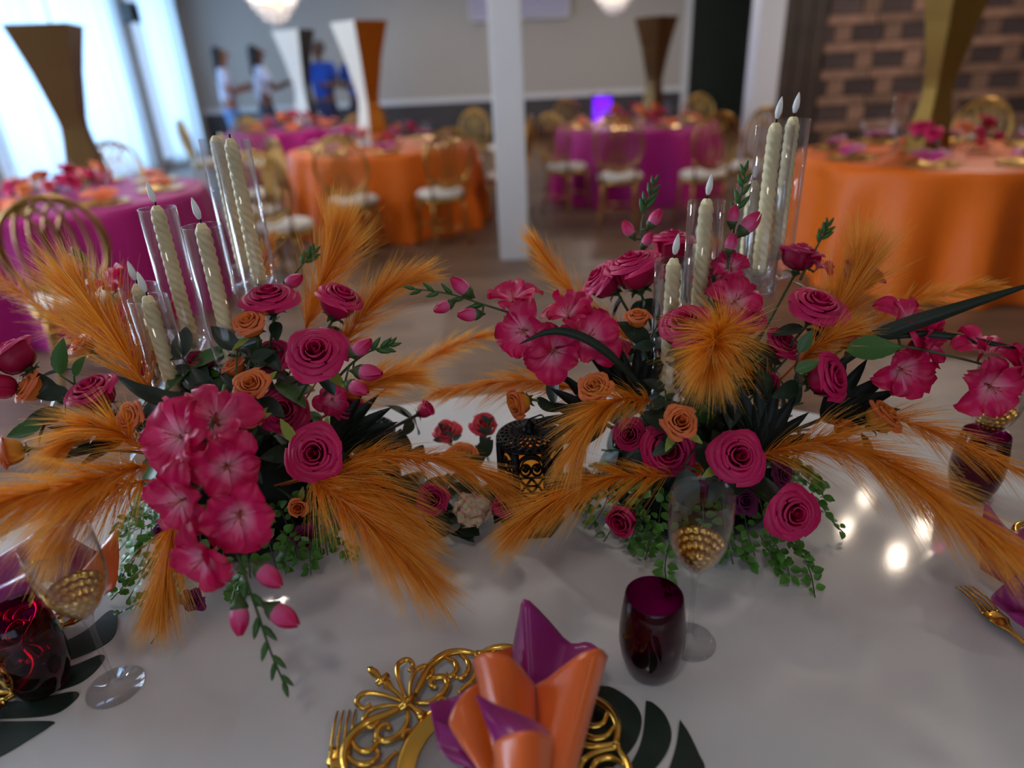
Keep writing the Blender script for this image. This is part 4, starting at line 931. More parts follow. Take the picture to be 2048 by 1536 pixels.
def blade(label, pts, wpx, mt='blade_dark'):
    P = spline([at(*p) for p in pts], 24); w_ = wpx * pts[0][2] / FPX / 2; t = thing('grass_blade', label, 'leaf', P[0])
    def fn(u, v):
        i = min(int(v * 24), 23); f = v * 24 - i; p = P[i].lerp(P[i + 1], f); T = (P[i + 1] - P[i]).normalized(); sd = T.cross(fwd).normalized(); s_ = 2 * u - 1
        ww = w_ * min(1, .45 + v * 2) * (1 - max(0, v - .55) / .45) ** .7
        return p + sd * ww * s_ + fwd * abs(s_) * ww * .5
    B().grid(fn, 4, 24).build('blade', mt, t); return t
blade('broad dark leaf blade slanting up to the right edge of the picture', [(1680, 730, .96), (1760, 672, .93), (1900, 622, .9), (2090, 560, .88)], 30)
blade('thin dark leaf blade arching to the right edge under the broad one', [(1740, 680, .95), (1850, 668, .92), (1960, 682, .9), (2080, 706, .88)], 14)
blade('dark arched leaf blade across the pink gladiolus branch', [(1300, 790, .96), (1215, 705, .93), (1150, 668, .92), (1095, 664, .92), (1035, 690, .92)], 18)
blade('dark leaf blade lying over the pink cascade at left', [(420, 800, .87), (340, 800, .85), (280, 782, .85), (232, 752, .86)], 34)
blade('slim dark blade standing beside the mid candle of the right arrangement', [(1440, 680, 1.0), (1432, 600, 1.0), (1424, 530, 1.0)], 12)
def sprig(label, base, leaves, me=LEAF, group=None, mt='stem_green', name='leaf_sprig'):
    """leaves: (base px, tip px, depth)"""
    p = base if isinstance(base, Vector) else at(*base); t = thing(name, label, 'leaf', p, group=group)
    for (bx, by, tx, ty, d) in leaves:
        a = at(bx, by, d); c = at(tx, ty, d - .01); place_leaf(t, me, a, c - a, camdir(0, .4, 1), (c - a).length * (.62 if me is EUCL else 1))
        B().tube([p, a], .0013, 5).build('stem', mt, t)
sprig('bright green leaf at right below the open magenta rose', (1690, 710, .95), [(1692, 702, 1806, 690, .92)], LEAFG)
sprig('pair of serrated leaves above the dark right rose', (1590, 740, .93), [(1598, 705, 1625, 660, .92), (1590, 742, 1640, 722, .9)], LEAFG)
sprig('pair of fresh leaves left of the side-seen rose', (150, 770, .95), [(120, 750, 122, 676, .94), (148, 752, 166, 712, .94)], LEAFG)
sprig('dark rose leaves between the left orange rose and magenta rose', (130, 800, .95), [(140, 785, 66, 790, .94), (130, 830, 40, 838, .94), (115, 800, 70, 745, .95)])
sprig('pale leaf at the left edge above the drooping yellow rose', (85, 850, .9), [(85, 850, 8, 872, .88)], LEAFG)
sprig('dark leaves around the front candlestick of the left arrangement', (470, 800, .95), [(480, 790, 440, 750, .93), (475, 700, 420, 650, .98), (530, 700, 560, 740, .98), (500, 720, 545, 700, .97)])
sprig('light serrated leaf left of the round front rose', (580, 890, .92), [(590, 885, 560, 838, .9)], SEPL)
sprig('dark leaves under the peach rose of the right arrangement', (1340, 880, .93), [(1345, 885, 1305, 910, .9), (1330, 800, 1295, 815, .92), (1330, 780, 1290, 758, .95), (1400, 800, 1360, 810, .93)])
sprig('broad dark leaves hanging above the wine glass', (1370, 930, .93), [(1372, 935, 1374, 1040, .92), (1400, 880, 1425, 950, .95), (1440, 960, 1420, 1010, .95)])
sprig('dark leaves below the long pink branch by the shortest candle', (1300, 680, 1.0), [(1300, 690, 1240, 640, .98), (1310, 690, 1268, 692, .96), (1320, 640, 1350, 690, .96)])
for sd, nm in (('L', 'left'), ('R', 'right')):
    rnd = random.Random(21 if sd == 'L' else 22); c = CORE[sd]
    for k in range(46):
        a = rnd.uniform(-pi, .4) if k % 5 else rnd.uniform(0, 2 * pi); el = rnd.uniform(.1, 1.35); d = Vector((math.cos(a) * math.cos(el), math.sin(a) * math.cos(el), math.sin(el)))
        p = Vector((c.x, c.y, ZT + .05)) + Vector((d.x * .175, d.y * .14, d.z * .29)) * rnd.uniform(.7, 1.0)
        t = thing('rose_foliage', 'dark rose leaves filling between the flowers, %s arrangement' % nm, 'leaf', p, group='filling foliage of the %s arrangement' % nm)
        B().tube([p - d * .06, p + d * .02], .0016, 5).build('stem', 'stem_green', t)
        for j in range(4):
            b_ = rnd.random() * 6.28; o_ = d.orthogonal().normalized(); o_.rotate(Matrix.Rotation(b_, 3, d)); place_leaf(t, LEAF if rnd.random() < .8 else LEAFG, p - d * .02 * (j % 2), o_ + d * rnd.uniform(-.1, .5), d, rnd.uniform(.045, .075))
# ------------------------------------------------------------------ trailing vines at the foot
def vine(label, pts, nl, group, ls=.012, rnd=random.Random(77)):
    P = spline(pts, 24); t = thing('trailing_vine', label, 'vine', P[0], group=group)
    B().tube(P, .0009, 5).build('stem', 'stem_green', t)
    for k in range(nl):
        i = 2 + int(22 * k / nl); T = (P[i] - P[i - 1]).normalized(); s_ = T.cross(Vector((0, 0, 1)))
        if s_.length < .1: s_ = Vector((1, 0, 0))
        s_ = s_.normalized() * (1 if k % 2 else -1)
        d = T * rnd.uniform(-.2, .9) + s_ * rnd.uniform(.5, 1.1) + Vector((rnd.uniform(-.3, .3), rnd.uniform(-.3, .3), rnd.uniform(-.1, .9))); p = P[i] + d.normalized() * .003
        place_leaf(t, VINEL, p, d, Vector((rnd.uniform(-.4, .4), -.5, .9)), ls * rnd.uniform(.75, 1.3), 'leaf')
def tv(px, py, z): return onz(px, py, z)
LV = [((330, 1040, .86), (270, 1060, .83), (225, 1090, .80)), ((330, 1060, .84), (270, 1110, .81), (238, 1165, .785)), ((340, 1090, .83), (300, 1130, .80), (255, 1200, .775)), ((335, 1110, .81), (270, 1150, .79), (222, 1200, .768)),
      ((320, 1080, .84), (290, 1080, .83), (262, 1130, .80)), ((340, 1130, .80), (300, 1190, .78), (232, 1230, .768)), ((370, 1140, .80), (350, 1180, .78), (345, 1215, .768)), ((300, 1030, .87), (250, 1040, .85), (240, 1075, .83)),
      ((580, 1080, .82), (570, 1110, .80), (572, 1148, .768)), ((620, 1080, .81), (620, 1110, .79), (622, 1150, .768)), ((660, 1070, .81), (690, 1095, .785), (712, 1112, .768)), ((560, 1060, .83), (590, 1090, .81), (600, 1120, .79)), ((640, 1050, .83), (650, 1080, .80), (655, 1110, .768)), ((480, 1150, .80), (470, 1180, .78), (465, 1205, .768))]
for i, (a, b_, c) in enumerate(LV): vine('green round-leaved vine at the foot of the left arrangement, %s' % ('bright left side' if i < 8 else 'shaded front'), [tv(*a), tv(*b_), tv(*c)], 16, 'vines at the %s of the left arrangement' % ('left foot' if i < 8 else 'front foot'), .0135)
RV = [((1300, 1020, .83), (1270, 1060, .80), (1256, 1098, .768)), ((1310, 1040, .82), (1300, 1080, .79), (1290, 1120, .768)), ((1290, 1000, .84), (1250, 1040, .81), (1232, 1070, .79)), ((1340, 1080, .80), (1330, 1140, .78), (1345, 1195, .766)),
      ((1450, 1060, .82), (1440, 1095, .79), (1430, 1120, .768)), ((1480, 1070, .82), (1490, 1110, .79), (1500, 1130, .768)), ((1520, 1070, .82), (1540, 1110, .79), (1560, 1140, .768)), ((1540, 1080, .82), (1570, 1120, .79), (1580, 1160, .768)),
      ((1580, 1080, .82), (1605, 1110, .79), (1622, 1150, .77), (1630, 1195, .764)), ((1600, 990, .85), (1640, 1010, .82), (1662, 1040, .79), (1690, 1068, .768)), ((1590, 940, .87), (1620, 950, .85), (1650, 975, .83)), ((1580, 930, .88), (1605, 940, .87), (1625, 960, .86)),
      ((1610, 960, .86), (1640, 985, .84), (1655, 1000, .82)), ((1400, 1040, .83), (1390, 1080, .80), (1385, 1110, .768)), ((1560, 1060, .83), (1590, 1100, .8), (1615, 1120, .775))]
for i, (q) in enumerate(RV):
    w_ = 'on its left' if i < 4 else ('longest strand on the table' if i == 8 else ('on its right side' if i in (9, 10, 11, 12) else 'along its front'))
    vine('round-leaved vine at the foot of the right arrangement, ' + w_, [tv(*k) for k in q], 16, 'vines at the foot of the right arrangement ' + w_, .0135)
# dense low greenery hugging both bases
for sd, nm in (('L', 'left'), ('R', 'right')):
    rnd = random.Random(5); c = CORE[sd]
    for k in range(16):
        a = -pi * .95 + pi * .9 * k / 15; d = Vector((math.cos(a), math.sin(a), 0)); s0 = Vector((c.x + d.x * .13, c.y + d.y * .11, ZT + .075)); s1 = s0 + d * .03 + Vector((0, 0, .0)); s2 = s0 + d * .05 + Vector((0, 0, -.04)); s3 = s0 + d * rnd.uniform(.055, .085) + Vector((0, 0, -.068))
        vine('dense boxwood-like sprig hugging the base of the %s arrangement' % nm, [s0, s1, s2, s3], 14, 'boxwood sprigs around the %s base' % nm, .0145)
# ------------------------------------------------------------------ low garland between the arrangements, lanterns
G = 'garland between the arrangements'
rose(893, 862, 1.16, 62, 'coral', (-.1, .6, .7), 'ruffled coral pink flower at the back of the ' + G, leaves=0)
rose(968, 852, 1.16, 66, 'coralhalf', (.1, .6, .7), 'coral pink rose behind the eucalyptus twig of the ' + G, leaves=0)
rose(925, 915, 1.12, 84, 'peach', (0, .75, .6), 'wide orange flower just above the reaching plume of the ' + G, leaves=2)
rose(868, 1000, 1.06, 74, 'half', (-.2, .2, .9), 'dark magenta rose under the reaching plume of the ' + G, leaves=2)
rose(1010, 1010, 1.07, 56, 'half', (.1, .3, .9), 'dark magenta rose beside the lantern foot of the ' + G, leaves=1)
rose(852, 820, 1.08, 40, 'bud', (.8, .5, .2), 'closed rosebud on a long dark stem pointing right', side=None, leaves=4, stem=False)
rb = [o for o in bpy.data.objects if o.get('label', '').startswith('closed rosebud')][0]
B().tube(spline([at(842, 826, 1.08), at(760, 868, 1.06), at(650, 920, 1.03)], 8), .003, 6).build('stem', 'stem_dark', rb)
sprig('grey-green eucalyptus twig standing before the coral rose', (968, 900, 1.13), [(968, 890, 955, 858, 1.13), (968, 890, 990, 862, 1.13), (972, 868, 950, 842, 1.13), (972, 868, 992, 848, 1.13), (976, 845, 956, 820, 1.13), (976, 845, 996, 828, 1.13), (966, 900, 940, 885, 1.12), (968, 905, 995, 885, 1.12)], EUCL, name='eucalyptus_twig')
sprig('eucalyptus twig with dark oval leaves left of the garland flowers', (900, 890, 1.15), [(890, 880, 850, 880, 1.15), (905, 870, 880, 858, 1.14), (900, 868, 862, 832, 1.16), (905, 880, 935, 862, 1.14)], EUCL, name='eucalyptus_twig')
sprig('big round green leaf left in the garland', (800, 920, 1.12), [(800, 918, 800, 858, 1.11)], ROUNDL)
sprig('dark round leaves low in the garland', (830, 920, 1.1), [(830, 925, 845, 890, 1.1), (880, 1000, 885, 1032, 1.06), (960, 910, 985, 880, 1.1), (940, 930, 970, 915, 1.08)], ROUNDL)
sprig('round green leaf behind the lantern dome', (1020, 900, 1.2), [(1020, 895, 1022, 848, 1.2)], ROUNDL)
for k, (x, y, d) in enumerate(((760, 960, 1.08), (800, 960, 1.09), (840, 955, 1.09), (890, 960, 1.09), (930, 965, 1.08), (985, 970, 1.08), (1020, 960, 1.1), (1130, 960, 1.1), (1160, 940, 1.08), (900, 1000, 1.07))):
    p = onz(x, y + 40, ZT + .03); t = thing('garland_foliage', 'dark leaves lying along the table under the ' + G, 'leaf', p, group='dark leaves of the garland')
    rnd = random.Random(k)
    for j in range(6):
        a = rnd.random() * 6.28; place_leaf(t, LEAF if j % 2 else ROUNDL, p, (math.cos(a), math.sin(a), rnd.uniform(-.1, .6)), (0, -.4, 1), rnd.uniform(.045, .07))
# hydrangea head of many florets
p = at(945, 1020, 1.04); hy = thing('hydrangea', 'cream and blush hydrangea head lying at the front of the ' + G, 'flower', p)
fl = B()
for k in range(4):
    a = k * pi / 2
    def fn(u, v, a=a):
        s_ = 2 * u - 1; r = .95 * v; wv = .5 * math.sin(pi * min(.95, .15 + .75 * v)) ** .7; x, y = r, s_ * wv
        return (x * math.cos(a) - y * math.sin(a), x * math.sin(a) + y * math.cos(a), .25 * v - .2 * v * v - .08 * s_ * s_)
    fl.grid(fn, 3, 3)
FLO = fl.mesh('floret', 'hydrangea_petal')
for k in range(44):
    zz = 1 - 2 * (k + .5) / 44; r = math.sqrt(1 - zz * zz); a = k * 2.39996; d = Vector((r * math.cos(a), r * math.sin(a), zz)); dj = d + Vector((math.sin(k * 7.1), math.sin(k * 3.3), math.sin(k * 5.7))) * .35; inst('floret', FLO, hy, frame(dj, loc=d * (.0205 + .003 * (k % 3)), s=.0112, spin=k))
B().lathe([(.001, -.018), (.014, -.01), (.018, 0), (.014, .01), (.001, .018)], 10, Matrix.Translation(p)).build('core', 'stem_green', hy)
def lantern(px, py, label, h=.185, rad=.046, rot=0., lit=True):
    p0 = onz(px, py, ZT); p = Vector((p0.x, p0.y + rad, ZT)); t = thing('lantern', label, 'lantern', M=Matrix.Translation(p) @ Matrix.Rotation(rot, 4, 'Z'), group='black metal lanterns')
    s = h / .185; hb, ht_ = .016 * s, .148 * s
    def C(k, r, z): a = pi / 6 + k * pi / 3; return Vector((r * math.cos(a), r * math.sin(a), z))
    b = B().lathe([(.001, 0), (rad * 1.12, 0), (rad * 1.12, .005), (rad, .01), (rad, hb), (.001, hb)], 6, Matrix.Rotation(pi / 6, 4, 'Z')); b.build('plinth', 'black_metal', t, world=False, smooth=False)
    B().lathe([(rad * 1.02, ht_), (rad * 1.12, ht_ + .004), (rad * 1.05, ht_ + .01), (rad * .9, ht_ + .01)], 6, Matrix.Rotation(pi / 6, 4, 'Z')).build('cornice', 'black_metal', t, world=False, smooth=False)
    for k in range(6):
        B().tube([C(k, rad, hb), C(k, rad, ht_)], .0062, 6).build('post', 'black_metal', t, world=False)
        a, c = C(k, rad * .98, 0), C(k + 1, rad * .98, 0); ex = (c - a); w_ = ex.length
        def L2(u, v): return a + ex * u + Vector((0, 0, hb + (ht_ - hb) * v))
        f = B()
        for (u0, v0, u1, v1) in ((.1, .3, .9, .48), (.9, .3, .1, .48), (.1, .3, .9, .3), (.1, .48, .9, .48), (.1, .48, .5, .68), (.9, .48, .5, .68), (.1, .68, .5, .48), (.9, .68, .5, .48), (.1, .69, .9, .69), (.3, .58, .7, .58), (.08, 0, .08, 1), (.92, 0, .92, 1)):
            f.tube([L2(u0, v0), L2(u1, v1)], .0021, 4)
        for uc in (.31, .69): f.tube([L2(uc + .17 * math.cos(q_), .79 + .075 * math.sin(q_)) for q_ in [2 * pi * i / 12 for i in range(12)]], .0021, 4, closed=True); f.tube([L2(uc - .06, .825), L2(uc + .06, .785)], .005, 5)
        f.tube([L2(.5 - .42 * math.cos(pi * i / 10), .84 + .14 * math.sin(pi * i / 10)) for i in range(11)], .0034, 4)
        f.tube([L2(.5 - .3 * math.cos(pi * i / 8), .86 + .08 * math.sin(pi * i / 8)) for i in range(9)], .0016, 4)
        f.add([L2(.02, 0), L2(.98, 0), L2(.98, .29), L2(.02, .29)], [(0, 1, 2, 3)])
        f.build('lattice_panel', 'black_metal', t, world=False)
        if not lit: continue
        g = B(); g.add([a * .94 + Vector((0, 0, hb)), c * .94 + Vector((0, 0, hb)), c * .94 + Vector((0, 0, ht_ - .012)), a * .94 + Vector((0, 0, ht_ - .012))], [(0, 1, 2, 3)]); g.build('amber_pane', 'amber', t, world=False, smooth=False)
    dm = lambda v: (rad * .98 * math.cos(v * pi / 2) ** .8 + .004, ht_ + .008 + (h * .90 - ht_ - .008) * math.sin(v * pi / 2) ** .9)
    f = B()
    for k in range(24):
        for sg in (-1, 1):
            P = []
            for i in range(9): r, z = dm(i / 8); aa = 2 * pi * k / 24 + sg * i / 8 * .9; P.append((r * math.cos(aa), r * math.sin(aa), z))
            f.tube(P, .002, 4)
    for v in (0, .33, .66): r, z = dm(v); f.tube([(r * math.cos(2 * pi * i / 24), r * math.sin(2 * pi * i / 24), z) for i in range(24)], .0018, 5, closed=True)
    f.build('dome', 'black_metal', t, world=False)
    B().lathe([(.001, h * .88), (.012, h * .88), (.013, h * .90), (.007, h * .92), (.010, h * .95), (.004, h * .99), (.001, h)], 12).build('finial', 'black_metal', t, world=False)
    B().tube([(.012 + .0155 * math.cos(2 * pi * i / 18), .002 * math.sin(i), h * .97 + .0075 * math.sin(2 * pi * i / 18)) for i in range(18)], .0014, 5, closed=True).build('ring_handle', 'black_metal', t, world=False)
    return p
lantern(1068, 1078, 'black openwork lantern with amber light, standing under the drooping orange rose', .19, .047, R(30))
lantern(742, 1035, 'black openwork lantern mostly hidden behind the left arrangement', .165, .047, lit=False)
t = thing('floral_wire', 'thin dark wire pick sticking out of the hanging plume onto the table', 'wire', onz(302, 1287, ZT))
B().tube([onz(302, 1287, ZT + .001), onz(346, 1224, ZT + .03)], .0009, 5).build('wire', 'stem_dark', t)
# ------------------------------------------------------------------ place settings
bowl = [(.0018, .1135), (.006, .1165), (.016, .126), (.027, .142), (.0345, .162), (.0372, .182), (.0376, .2), (.0368, .216), (.0362, .228)]
inner = [(r - .0011 if r > .004 else r, z + .0012) for r, z in bowl][::-1]; inner[0] = (.0352, .2285)
WB = B().lathe(bowl + [(.0358, .2288)] + inner, 48).mesh('bowl', 'glass')
WS = B().lathe([(.001, 0), (.033, 0), (.0336, .0012), (.03, .0026), (.012, .0045), (.0055, .009), (.0036, .02), (.0031, .06), (.0034, .095), (.006, .111), (.0072, .116), (.001, .118)], 40).mesh('stem_and_foot', 'glass_thick')
def fn(u, v):
    n = 16; row = v * 5; z = .1185 + .042 * v; k = 0
    while k < len(bowl) - 2 and bowl[k + 1][1] < z: k += 1
    f = (z - bowl[k][1]) / (bowl[k + 1][1] - bowl[k][1]); r = bowl[k][0] + (bowl[k + 1][0] - bowl[k][0]) * max(0, f) - .0017
    a = 2 * pi * u; off = .5 * (int(row) % 2); c = ((u * n + off) % 1 - .5) * 2; e = (row % 1 - .5) * 2
    bump = max(0, 1 - (c * c + e * e)) ** .5
    r = max(.001, r - .0022 + .0024 * bump); return (r * math.cos(a), r * math.sin(a), z)
gb = B().grid(fn, 128, 30, closed=True)
GBM = gb.mesh('gold_hammered_base', 'gold_satin')
def wineglass(x, y, label):
    t = thing('wine_glass', label, 'glass', (x, y, ZT + .0006), group='wine glasses on the head table'); inst('bowl', WB, t); inst('stem_and_foot', WS, t); inst('gold_hammered_base', GBM, t)
tum = [(.001, 0), (.024, .0005), (.029, .006), (.036, .028), (.0392, .05), (.039, .07), (.0368, .092), (.0335, .117)]
tin = [(.0322, .1172), (.0355, .092), (.0377, .07), (.0378, .05), (.0346, .03), (.027, .011), (.001, .008)]
TUM = B().lathe(tum + [(.0328, .1178)] + tin, 48).mesh('stemless_tumbler', 'glass_magenta')
def tumbler(x, y, label):
    o = inst('stemless_tumbler', TUM, None, Matrix.Translation((x, y, ZT + (.0024 if x < 0 else .0006)))); tag(o, label, 'glass', 'magenta tumblers on the head table')
p = onz(1378, 1284, ZT); wineglass(p.x, p.y, 'wine glass with gold hammered bowl behind the front purple tumbler')
p = onz(1300, 1338, ZT); tumbler(p.x, p.y, 'purple stemless tumbler standing right of the front napkin')
p = onz(232, 1374, ZT); wineglass(p.x, p.y, 'wine glass with gold hammered bowl at the lower left beside the purple tumbler')
p = onz(92, 1372, ZT); tumbler(p.x, p.y, 'purple stemless tumbler at the lower left on the leaf placemat')
p = onz(1975, 868, .876); wineglass(p.x, p.y, 'wine glass at the far right behind the pink gladiolus')
p = onz(1938, 990, ZT); tumbler(p.x, p.y, 'purple stemless tumbler at the far right behind the thin plume')
# gold openwork charger
def pol(c, a, r, z): return Vector((c[0] + r * math.cos(a), c[1] + r * math.sin(a), z))
def zr(r): return ZT + .007 + max(0, r - .085) * .13
def charger(cx_, cy_, rot, label):
    c = (cx_, cy_); t = thing('charger', label, 'charger', (cx_, cy_, ZT), group='gold openwork chargers')
    Mz = Matrix.Translation((cx_, cy_, ZT))
    B().lathe([(.074, .003), (.08, .0045), (.088, .009), (.093, .0095), (.095, .007), (.088, .002), (.076, .0008), (.074, .003)], 72, Mz).build('rim_ring', 'gold', t)
    B().lathe([(.001, .0012), (.075, .0012), (.075, .0028), (.001, .0028)], 60, Mz).build('clear_centre', 'glass', t)
    def sc_(pts, a0, sg, rad, n=22, nm='scroll'):
        P = [pol(c, a0 + sg * R(f), r, zr(r)) for f, r in pts]; S = spline(P, n)
        rr = [rad * (.75 + .5 * math.sin(pi * min(1, i / n * 1.05))) for i in range(n)] + [rad * 1.25]
        B().tube(S, rr, 7).build(nm, 'gold', t)
    for k in range(4):
        a0 = rot + k * pi / 2
        rr_ = [.094, .106, .118, .132, .146, .156, .16, .168, .178, .186, .191]; ra = [.007, .004, .0035, .0026, .003, .0062, .0026, .003, .0056, .0042, .0008]
        B().tube([pol(c, a0, r, zr(r)) for r in rr_], ra, 8).build('fleur_spike', 'gold', t)
        for r, hw in ((.119, .013), (.163, .0085)):
            e = Vector((-math.sin(a0), math.cos(a0), 0)); q = pol(c, a0, r, zr(r) + .002); B().tube([q - e * hw, q + e * hw], .0042, 8).build('collar', 'gold', t)
        for sg in (-1, 1):
            sc_([(1, .124), (5, .15), (9, .168), (13.5, .168), (14.5, .157), (11.5, .152)], a0, sg, .0027)
            sc_([(2, .121), (9, .139), (15, .149), (20.5, .145), (20.5, .135), (16.5, .132), (15.5, .138)], a0, sg, .0027)
            sc_([(2, .118), (10, .126), (20, .143), (29, .152), (37, .151), (45.2, .143)], a0, sg, .0044)
            sc_([(3, .113), (10, .103), (19, .103), (25, .112), (25, .123), (19.5, .127), (16, .121), (18.5, .116)], a0, sg, .0034)
            sc_([(29, .149), (33, .138), (32.5, .126), (28.5, .121), (26.5, .125)], a0, sg, .003)
            sc_([(36, .149), (39.5, .136), (39, .122), (34.5, .115), (31.5, .118)], a0, sg, .003)
            sc_([(44, .142), (43.6, .124), (40.5, .108), (35, .102), (30, .097)], a0, sg, .003)
            sc_([(12, .094), (16, .099), (20, .097)], a0, sg, .003)
    return t
cpos = (-.05, .478)
charger(cpos[0], cpos[1], R(138.8), 'gold openwork scroll charger under the front napkin')
# napkins
def sheet(b, top, bot, bulge, nu=22, nv=14, wob=.0):
    T_ = spline([ony(*p) for p in top], nu); Bt = spline([ony(*p) for p in bot], nu)
    n_ = (T_[nu // 2] - Bt[nu // 2]).cross(T_[-1] - T_[0]).normalized()
    if n_.dot(CAM - T_[nu // 2]) < 0: n_ = -n_
    def fn(u, v):
        i = round(u * nu); p = Bt[i].lerp(T_[i], v)
        return p + n_ * (bulge * math.sin(pi * u) * (.55 + .45 * v) + wob * math.sin(2.2 * pi * u + .8 + v) * (.3 + .7 * v))
    b.grid(fn, nu, nv)
n0 = Vector((0, .40, ZT + .02)); nk = thing('satin_napkin', 'orange and magenta satin napkin folded into a standing flower on the front charger', 'napkin', n0)
def part(mt, top, bot, bulge, wob=0., nm='fold'):
    b = B(); sheet(b, top, bot, bulge, wob=wob); o = b.build(nm, mt, nk); solid(o, .0007); return o
part('satin_magenta', [(1024, 1345, .57), (1024, 1290, .58), (1030, 1235, .585), (1040, 1192, .59), (1085, 1232, .585), (1132, 1282, .575), (1172, 1282, .57), (1200, 1300, .56), (1207, 1316, .55)], [(1036, 1480, .485), (1046, 1490, .482), (1056, 1492, .48), (1066, 1492, .48), (1080, 1490, .48), (1095, 1484, .48), (1108, 1478, .48), (1118, 1470, .482), (1126, 1462, .485)], -.012, .003, 'magenta_back_fold')
part('satin_orange', [(945, 1320, .52), (958, 1310, .515), (980, 1310, .51), (1010, 1316, .508), (1035, 1338, .508), (1056, 1362, .508), (1072, 1374, .512)], [(985, 1500, .43), (1000, 1520, .42), (1015, 1535, .41), (1030, 1545, .41), (1050, 1555, .405), (1065, 1560, .405), (1078, 1565, .41)], .008, .002, 'orange_left_fold')
part('satin_orange', [(1072, 1374, .512), (1100, 1362, .505), (1130, 1340, .503), (1160, 1320, .505), (1190, 1309, .508), (1208, 1307, .512), (1217, 1314, .52)], [(1078, 1565, .41), (1088, 1570, .402), (1100, 1572, .40), (1112, 1572, .40), (1125, 1570, .40), (1138, 1565, .405), (1150, 1555, .415)], .013, .004, 'orange_right_fold')
part('satin_orange', [(1024, 1292, .565), (1005, 1300, .55), (985, 1308, .54), (962, 1312, .53), (945, 1320, .52)], [(1030, 1400, .53), (1015, 1420, .52), (1000, 1440, .5), (985, 1460, .48), (975, 1490, .45)], -.004, 0, 'orange_back_fold')
part('satin_orange', [(958, 1365, .505), (936, 1385, .497), (918, 1412, .487), (904, 1445, .477), (906, 1466, .468)], [(1010, 1480, .46), (1006, 1500, .45), (1000, 1525, .435), (990, 1555, .415), (985, 1580, .40)], .012, .002, 'orange_side_fold')
part('satin_orange', [(906, 1466, .468), (925, 1500, .452), (950, 1535, .432), (970, 1570, .41), (985, 1600, .39)], [(985, 1440, .47), (992, 1480, .455), (1000, 1520, .435), (1010, 1560, .41), (1018, 1600, .39)], .008, 0, 'orange_side_fold')
part('satin_magenta', [(948, 1393, .448), (970, 1389, .45), (1000, 1397, .45), (1030, 1411, .448), (1062, 1434, .444), (1094, 1462, .438)], [(990, 1492, .417), (1000, 1480, .416), (1020, 1470, .414), (1045, 1464, .413), (1075, 1465, .416), (1100, 1474, .424)], -.006, .002, 'magenta_front_fold')
part('satin_orange', [(986, 1492, .417), (1000, 1482, .414), (1020, 1474, .411), (1045, 1470, .409), (1075, 1470, .412), (1104, 1476, .423)], [(1012, 1640, .352), (1025, 1645, .345), (1040, 1648, .343), (1055, 1648, .343), (1072, 1645, .346), (1088, 1640, .352)], .009, .003, 'orange_front_fold')
part('satin_magenta', [(860, 1407, .505), (885, 1396, .51), (910, 1385, .512), (935, 1375, .512), (960, 1366, .51)], [(878, 1500, .462), (890, 1496, .463), (905, 1490, .465), (925, 1482, .468), (950, 1470, .47)], -.006, .003, 'magenta_side_fold')
part('satin_magenta', [(872, 1440, .49), (874, 1465, .48), (880, 1490, .468), (890, 1510, .455), (905, 1525, .445)], [(935, 1470, .47), (945, 1490, .46), (955, 1510, .448), (965, 1530, .435), (975, 1550, .42)], .006, .002, 'magenta_side_fold')
def copy_tree(o, shift, label, rz=0.):
    M = Matrix.Translation(shift) @ MW[o.name]
    r = o.copy(); COL.objects.link(r); r.matrix_basis = M @ Matrix.Rotation(rz, 4, 'Z'); r['label'] = label; MW[r.name] = r.matrix_basis.copy()
    for ch in o.children:
        c = ch.copy(); COL.objects.link(c); c.parent = r
    return r
nk['group'] = 'folded satin napkins on the head table'
s1 = onz(1952, 1042, .86) - onz(862, 1408, .86); s1.z = 0
s2 = onz(178, 1150, .885) - onz(1200, 1305, .885); s2.z = 0
def turned(tip_src, tip_dst, rz, label):
    rel = tip_src - MW[nk.name].translation; rel.rotate(Matrix.Rotation(rz, 3, 'Z')); sh = tip_dst - rel - MW[nk.name].translation; sh.z = 0
    return copy_tree(nk, sh, label, rz)
turned(ony(1040, 1192, .59), onz(1985, 985, .905), R(22), 'orange and magenta satin napkin at the right edge behind the long plume')
nl = turned(ony(1200, 1303, .56), onz(172, 1150, .88), R(-62), 'magenta satin napkin with orange lining at the left edge behind the lower left glasses')
for c in nl.children:
    c.material_slots[0].link = 'OBJECT'; c.material_slots[0].material = M_['satin_orange' if 'magenta' in c.name else 'satin_magenta']
charger(cpos[0] + s1.x + .185, cpos[1] + s1.y - .03, R(160), 'gold openwork scroll charger cut by the right edge of the picture')
charger(cpos[0] + s2.x - .10, cpos[1] + s2.y - .02, R(120), 'gold openwork scroll charger at the left edge under the purple napkin')
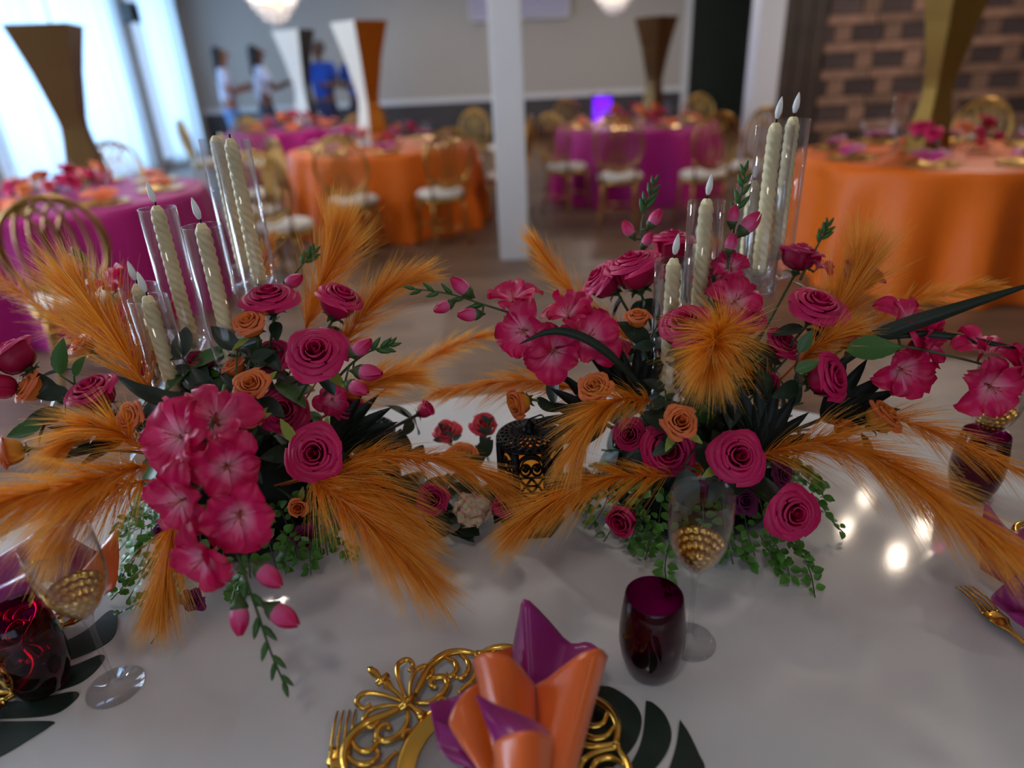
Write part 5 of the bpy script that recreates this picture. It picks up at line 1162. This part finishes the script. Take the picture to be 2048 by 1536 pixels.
# leaf placemats
def lobes(label, polys, loc):
    t = thing('leaf_placemat', label, 'placemat', loc, group='monstera leaf placemats')
    for pg in polys:
        P = spline([onz(x, y, ZT + .001) for x, y in pg] + [onz(*pg[0], ZT + .001)], len(pg) * 5)[:-1]
        b = B(); b.prism([(q.x, q.y) for q in P], ZT + .0003, ZT + .0016); b.build('leaf_lobe', 'placemat_green', t, smooth=False)
lobes('dark green monstera leaf placemat under the front charger', [
 [(1200, 1372), (1225, 1376), (1262, 1400), (1282, 1430), (1280, 1465), (1262, 1500), (1225, 1536), (1150, 1590), (1100, 1600), (1120, 1500), (1170, 1420)],
 [(1292, 1402), (1307, 1407), (1330, 1430), (1343, 1465), (1336, 1500), (1312, 1536), (1270, 1580), (1200, 1620), (1225, 1570), (1266, 1520), (1285, 1470)],
 [(1360, 1440), (1377, 1465), (1398, 1508), (1410, 1545), (1380, 1620), (1290, 1640), (1325, 1570), (1350, 1500)],
 [(1050, 1500), (1100, 1620), (1180, 1650), (1200, 1750), (1000, 1800), (880, 1750), (860, 1620), (950, 1520)]], onz(1200, 1500, ZT))
lobes('dark green monstera leaf placemat at the lower left under the purple tumbler', [
 [(30, 1305), (110, 1290), (170, 1262), (218, 1222), (234, 1232), (230, 1268), (205, 1292), (150, 1316), (60, 1345), (-40, 1360), (-60, 1320)],
 [(-40, 1372), (60, 1358), (150, 1330), (200, 1310), (208, 1320), (180, 1352), (140, 1374), (60, 1392), (-40, 1398)],
 [(-40, 1408), (60, 1400), (140, 1384), (158, 1390), (132, 1416), (100, 1430), (40, 1436), (-60, 1436), (-80, 1420)],
 [(-60, 1444), (30, 1443), (104, 1443), (100, 1452), (60, 1478), (0, 1513), (-80, 1545), (-150, 1520)]], onz(60, 1380, ZT))
# forks
tm = [B().grid(lambda u, v, k=k: (-.0105 + .007 * k + (.0016 * (1 - .45 * v)) * (2 * u - 1), .135 + .05 * v, .004 + .006 * math.sin(v * 2.4 + .4) - .0006 * (2 * u - 1) ** 2), 2, 8).mesh('tine', 'gold') for k in range(4)]
def fkh(u, v):
    y = .138 * v; s_ = 2 * u - 1; ww = .0125 if v > .86 else (.003 + .0095 * max(0, (v - .72) / .14) ** 1.4 if v > .72 else .0032 + .0045 * (1 - v / .72) ** 1.5)
    z = .002 + .009 * math.sin(min(1, v) * 2.6) ** 2 * .6 + (.0025 if v > .86 else 0)
    return (s_ * ww, y, z - .001 * s_ * s_)
FKH = B().grid(fkh, 4, 30).mesh('handle', 'gold')
def fork(tip, tail, label):
    a = onz(*tip, ZT + .005); c = onz(*tail, ZT + .003); d = (a - c); d.z = 0; d.normalize(); base = a - d * .186; base.z = ZT
    t = thing('fork', label, 'fork', M=Matrix.Translation(base) @ Matrix.Rotation(math.atan2(d.y, d.x) - pi / 2, 4, 'Z'), group='gold forks on the head table')
    for o in [inst('handle', FKH, t)] + [inst('tine', m_, t) for m_ in tm]: solid(o, .0016, 0)
fork((694, 1420), (672, 1560), 'gold fork left of the front charger')
fork((1924, 1172), (2040, 1284), 'gold fork at the right edge of the table')
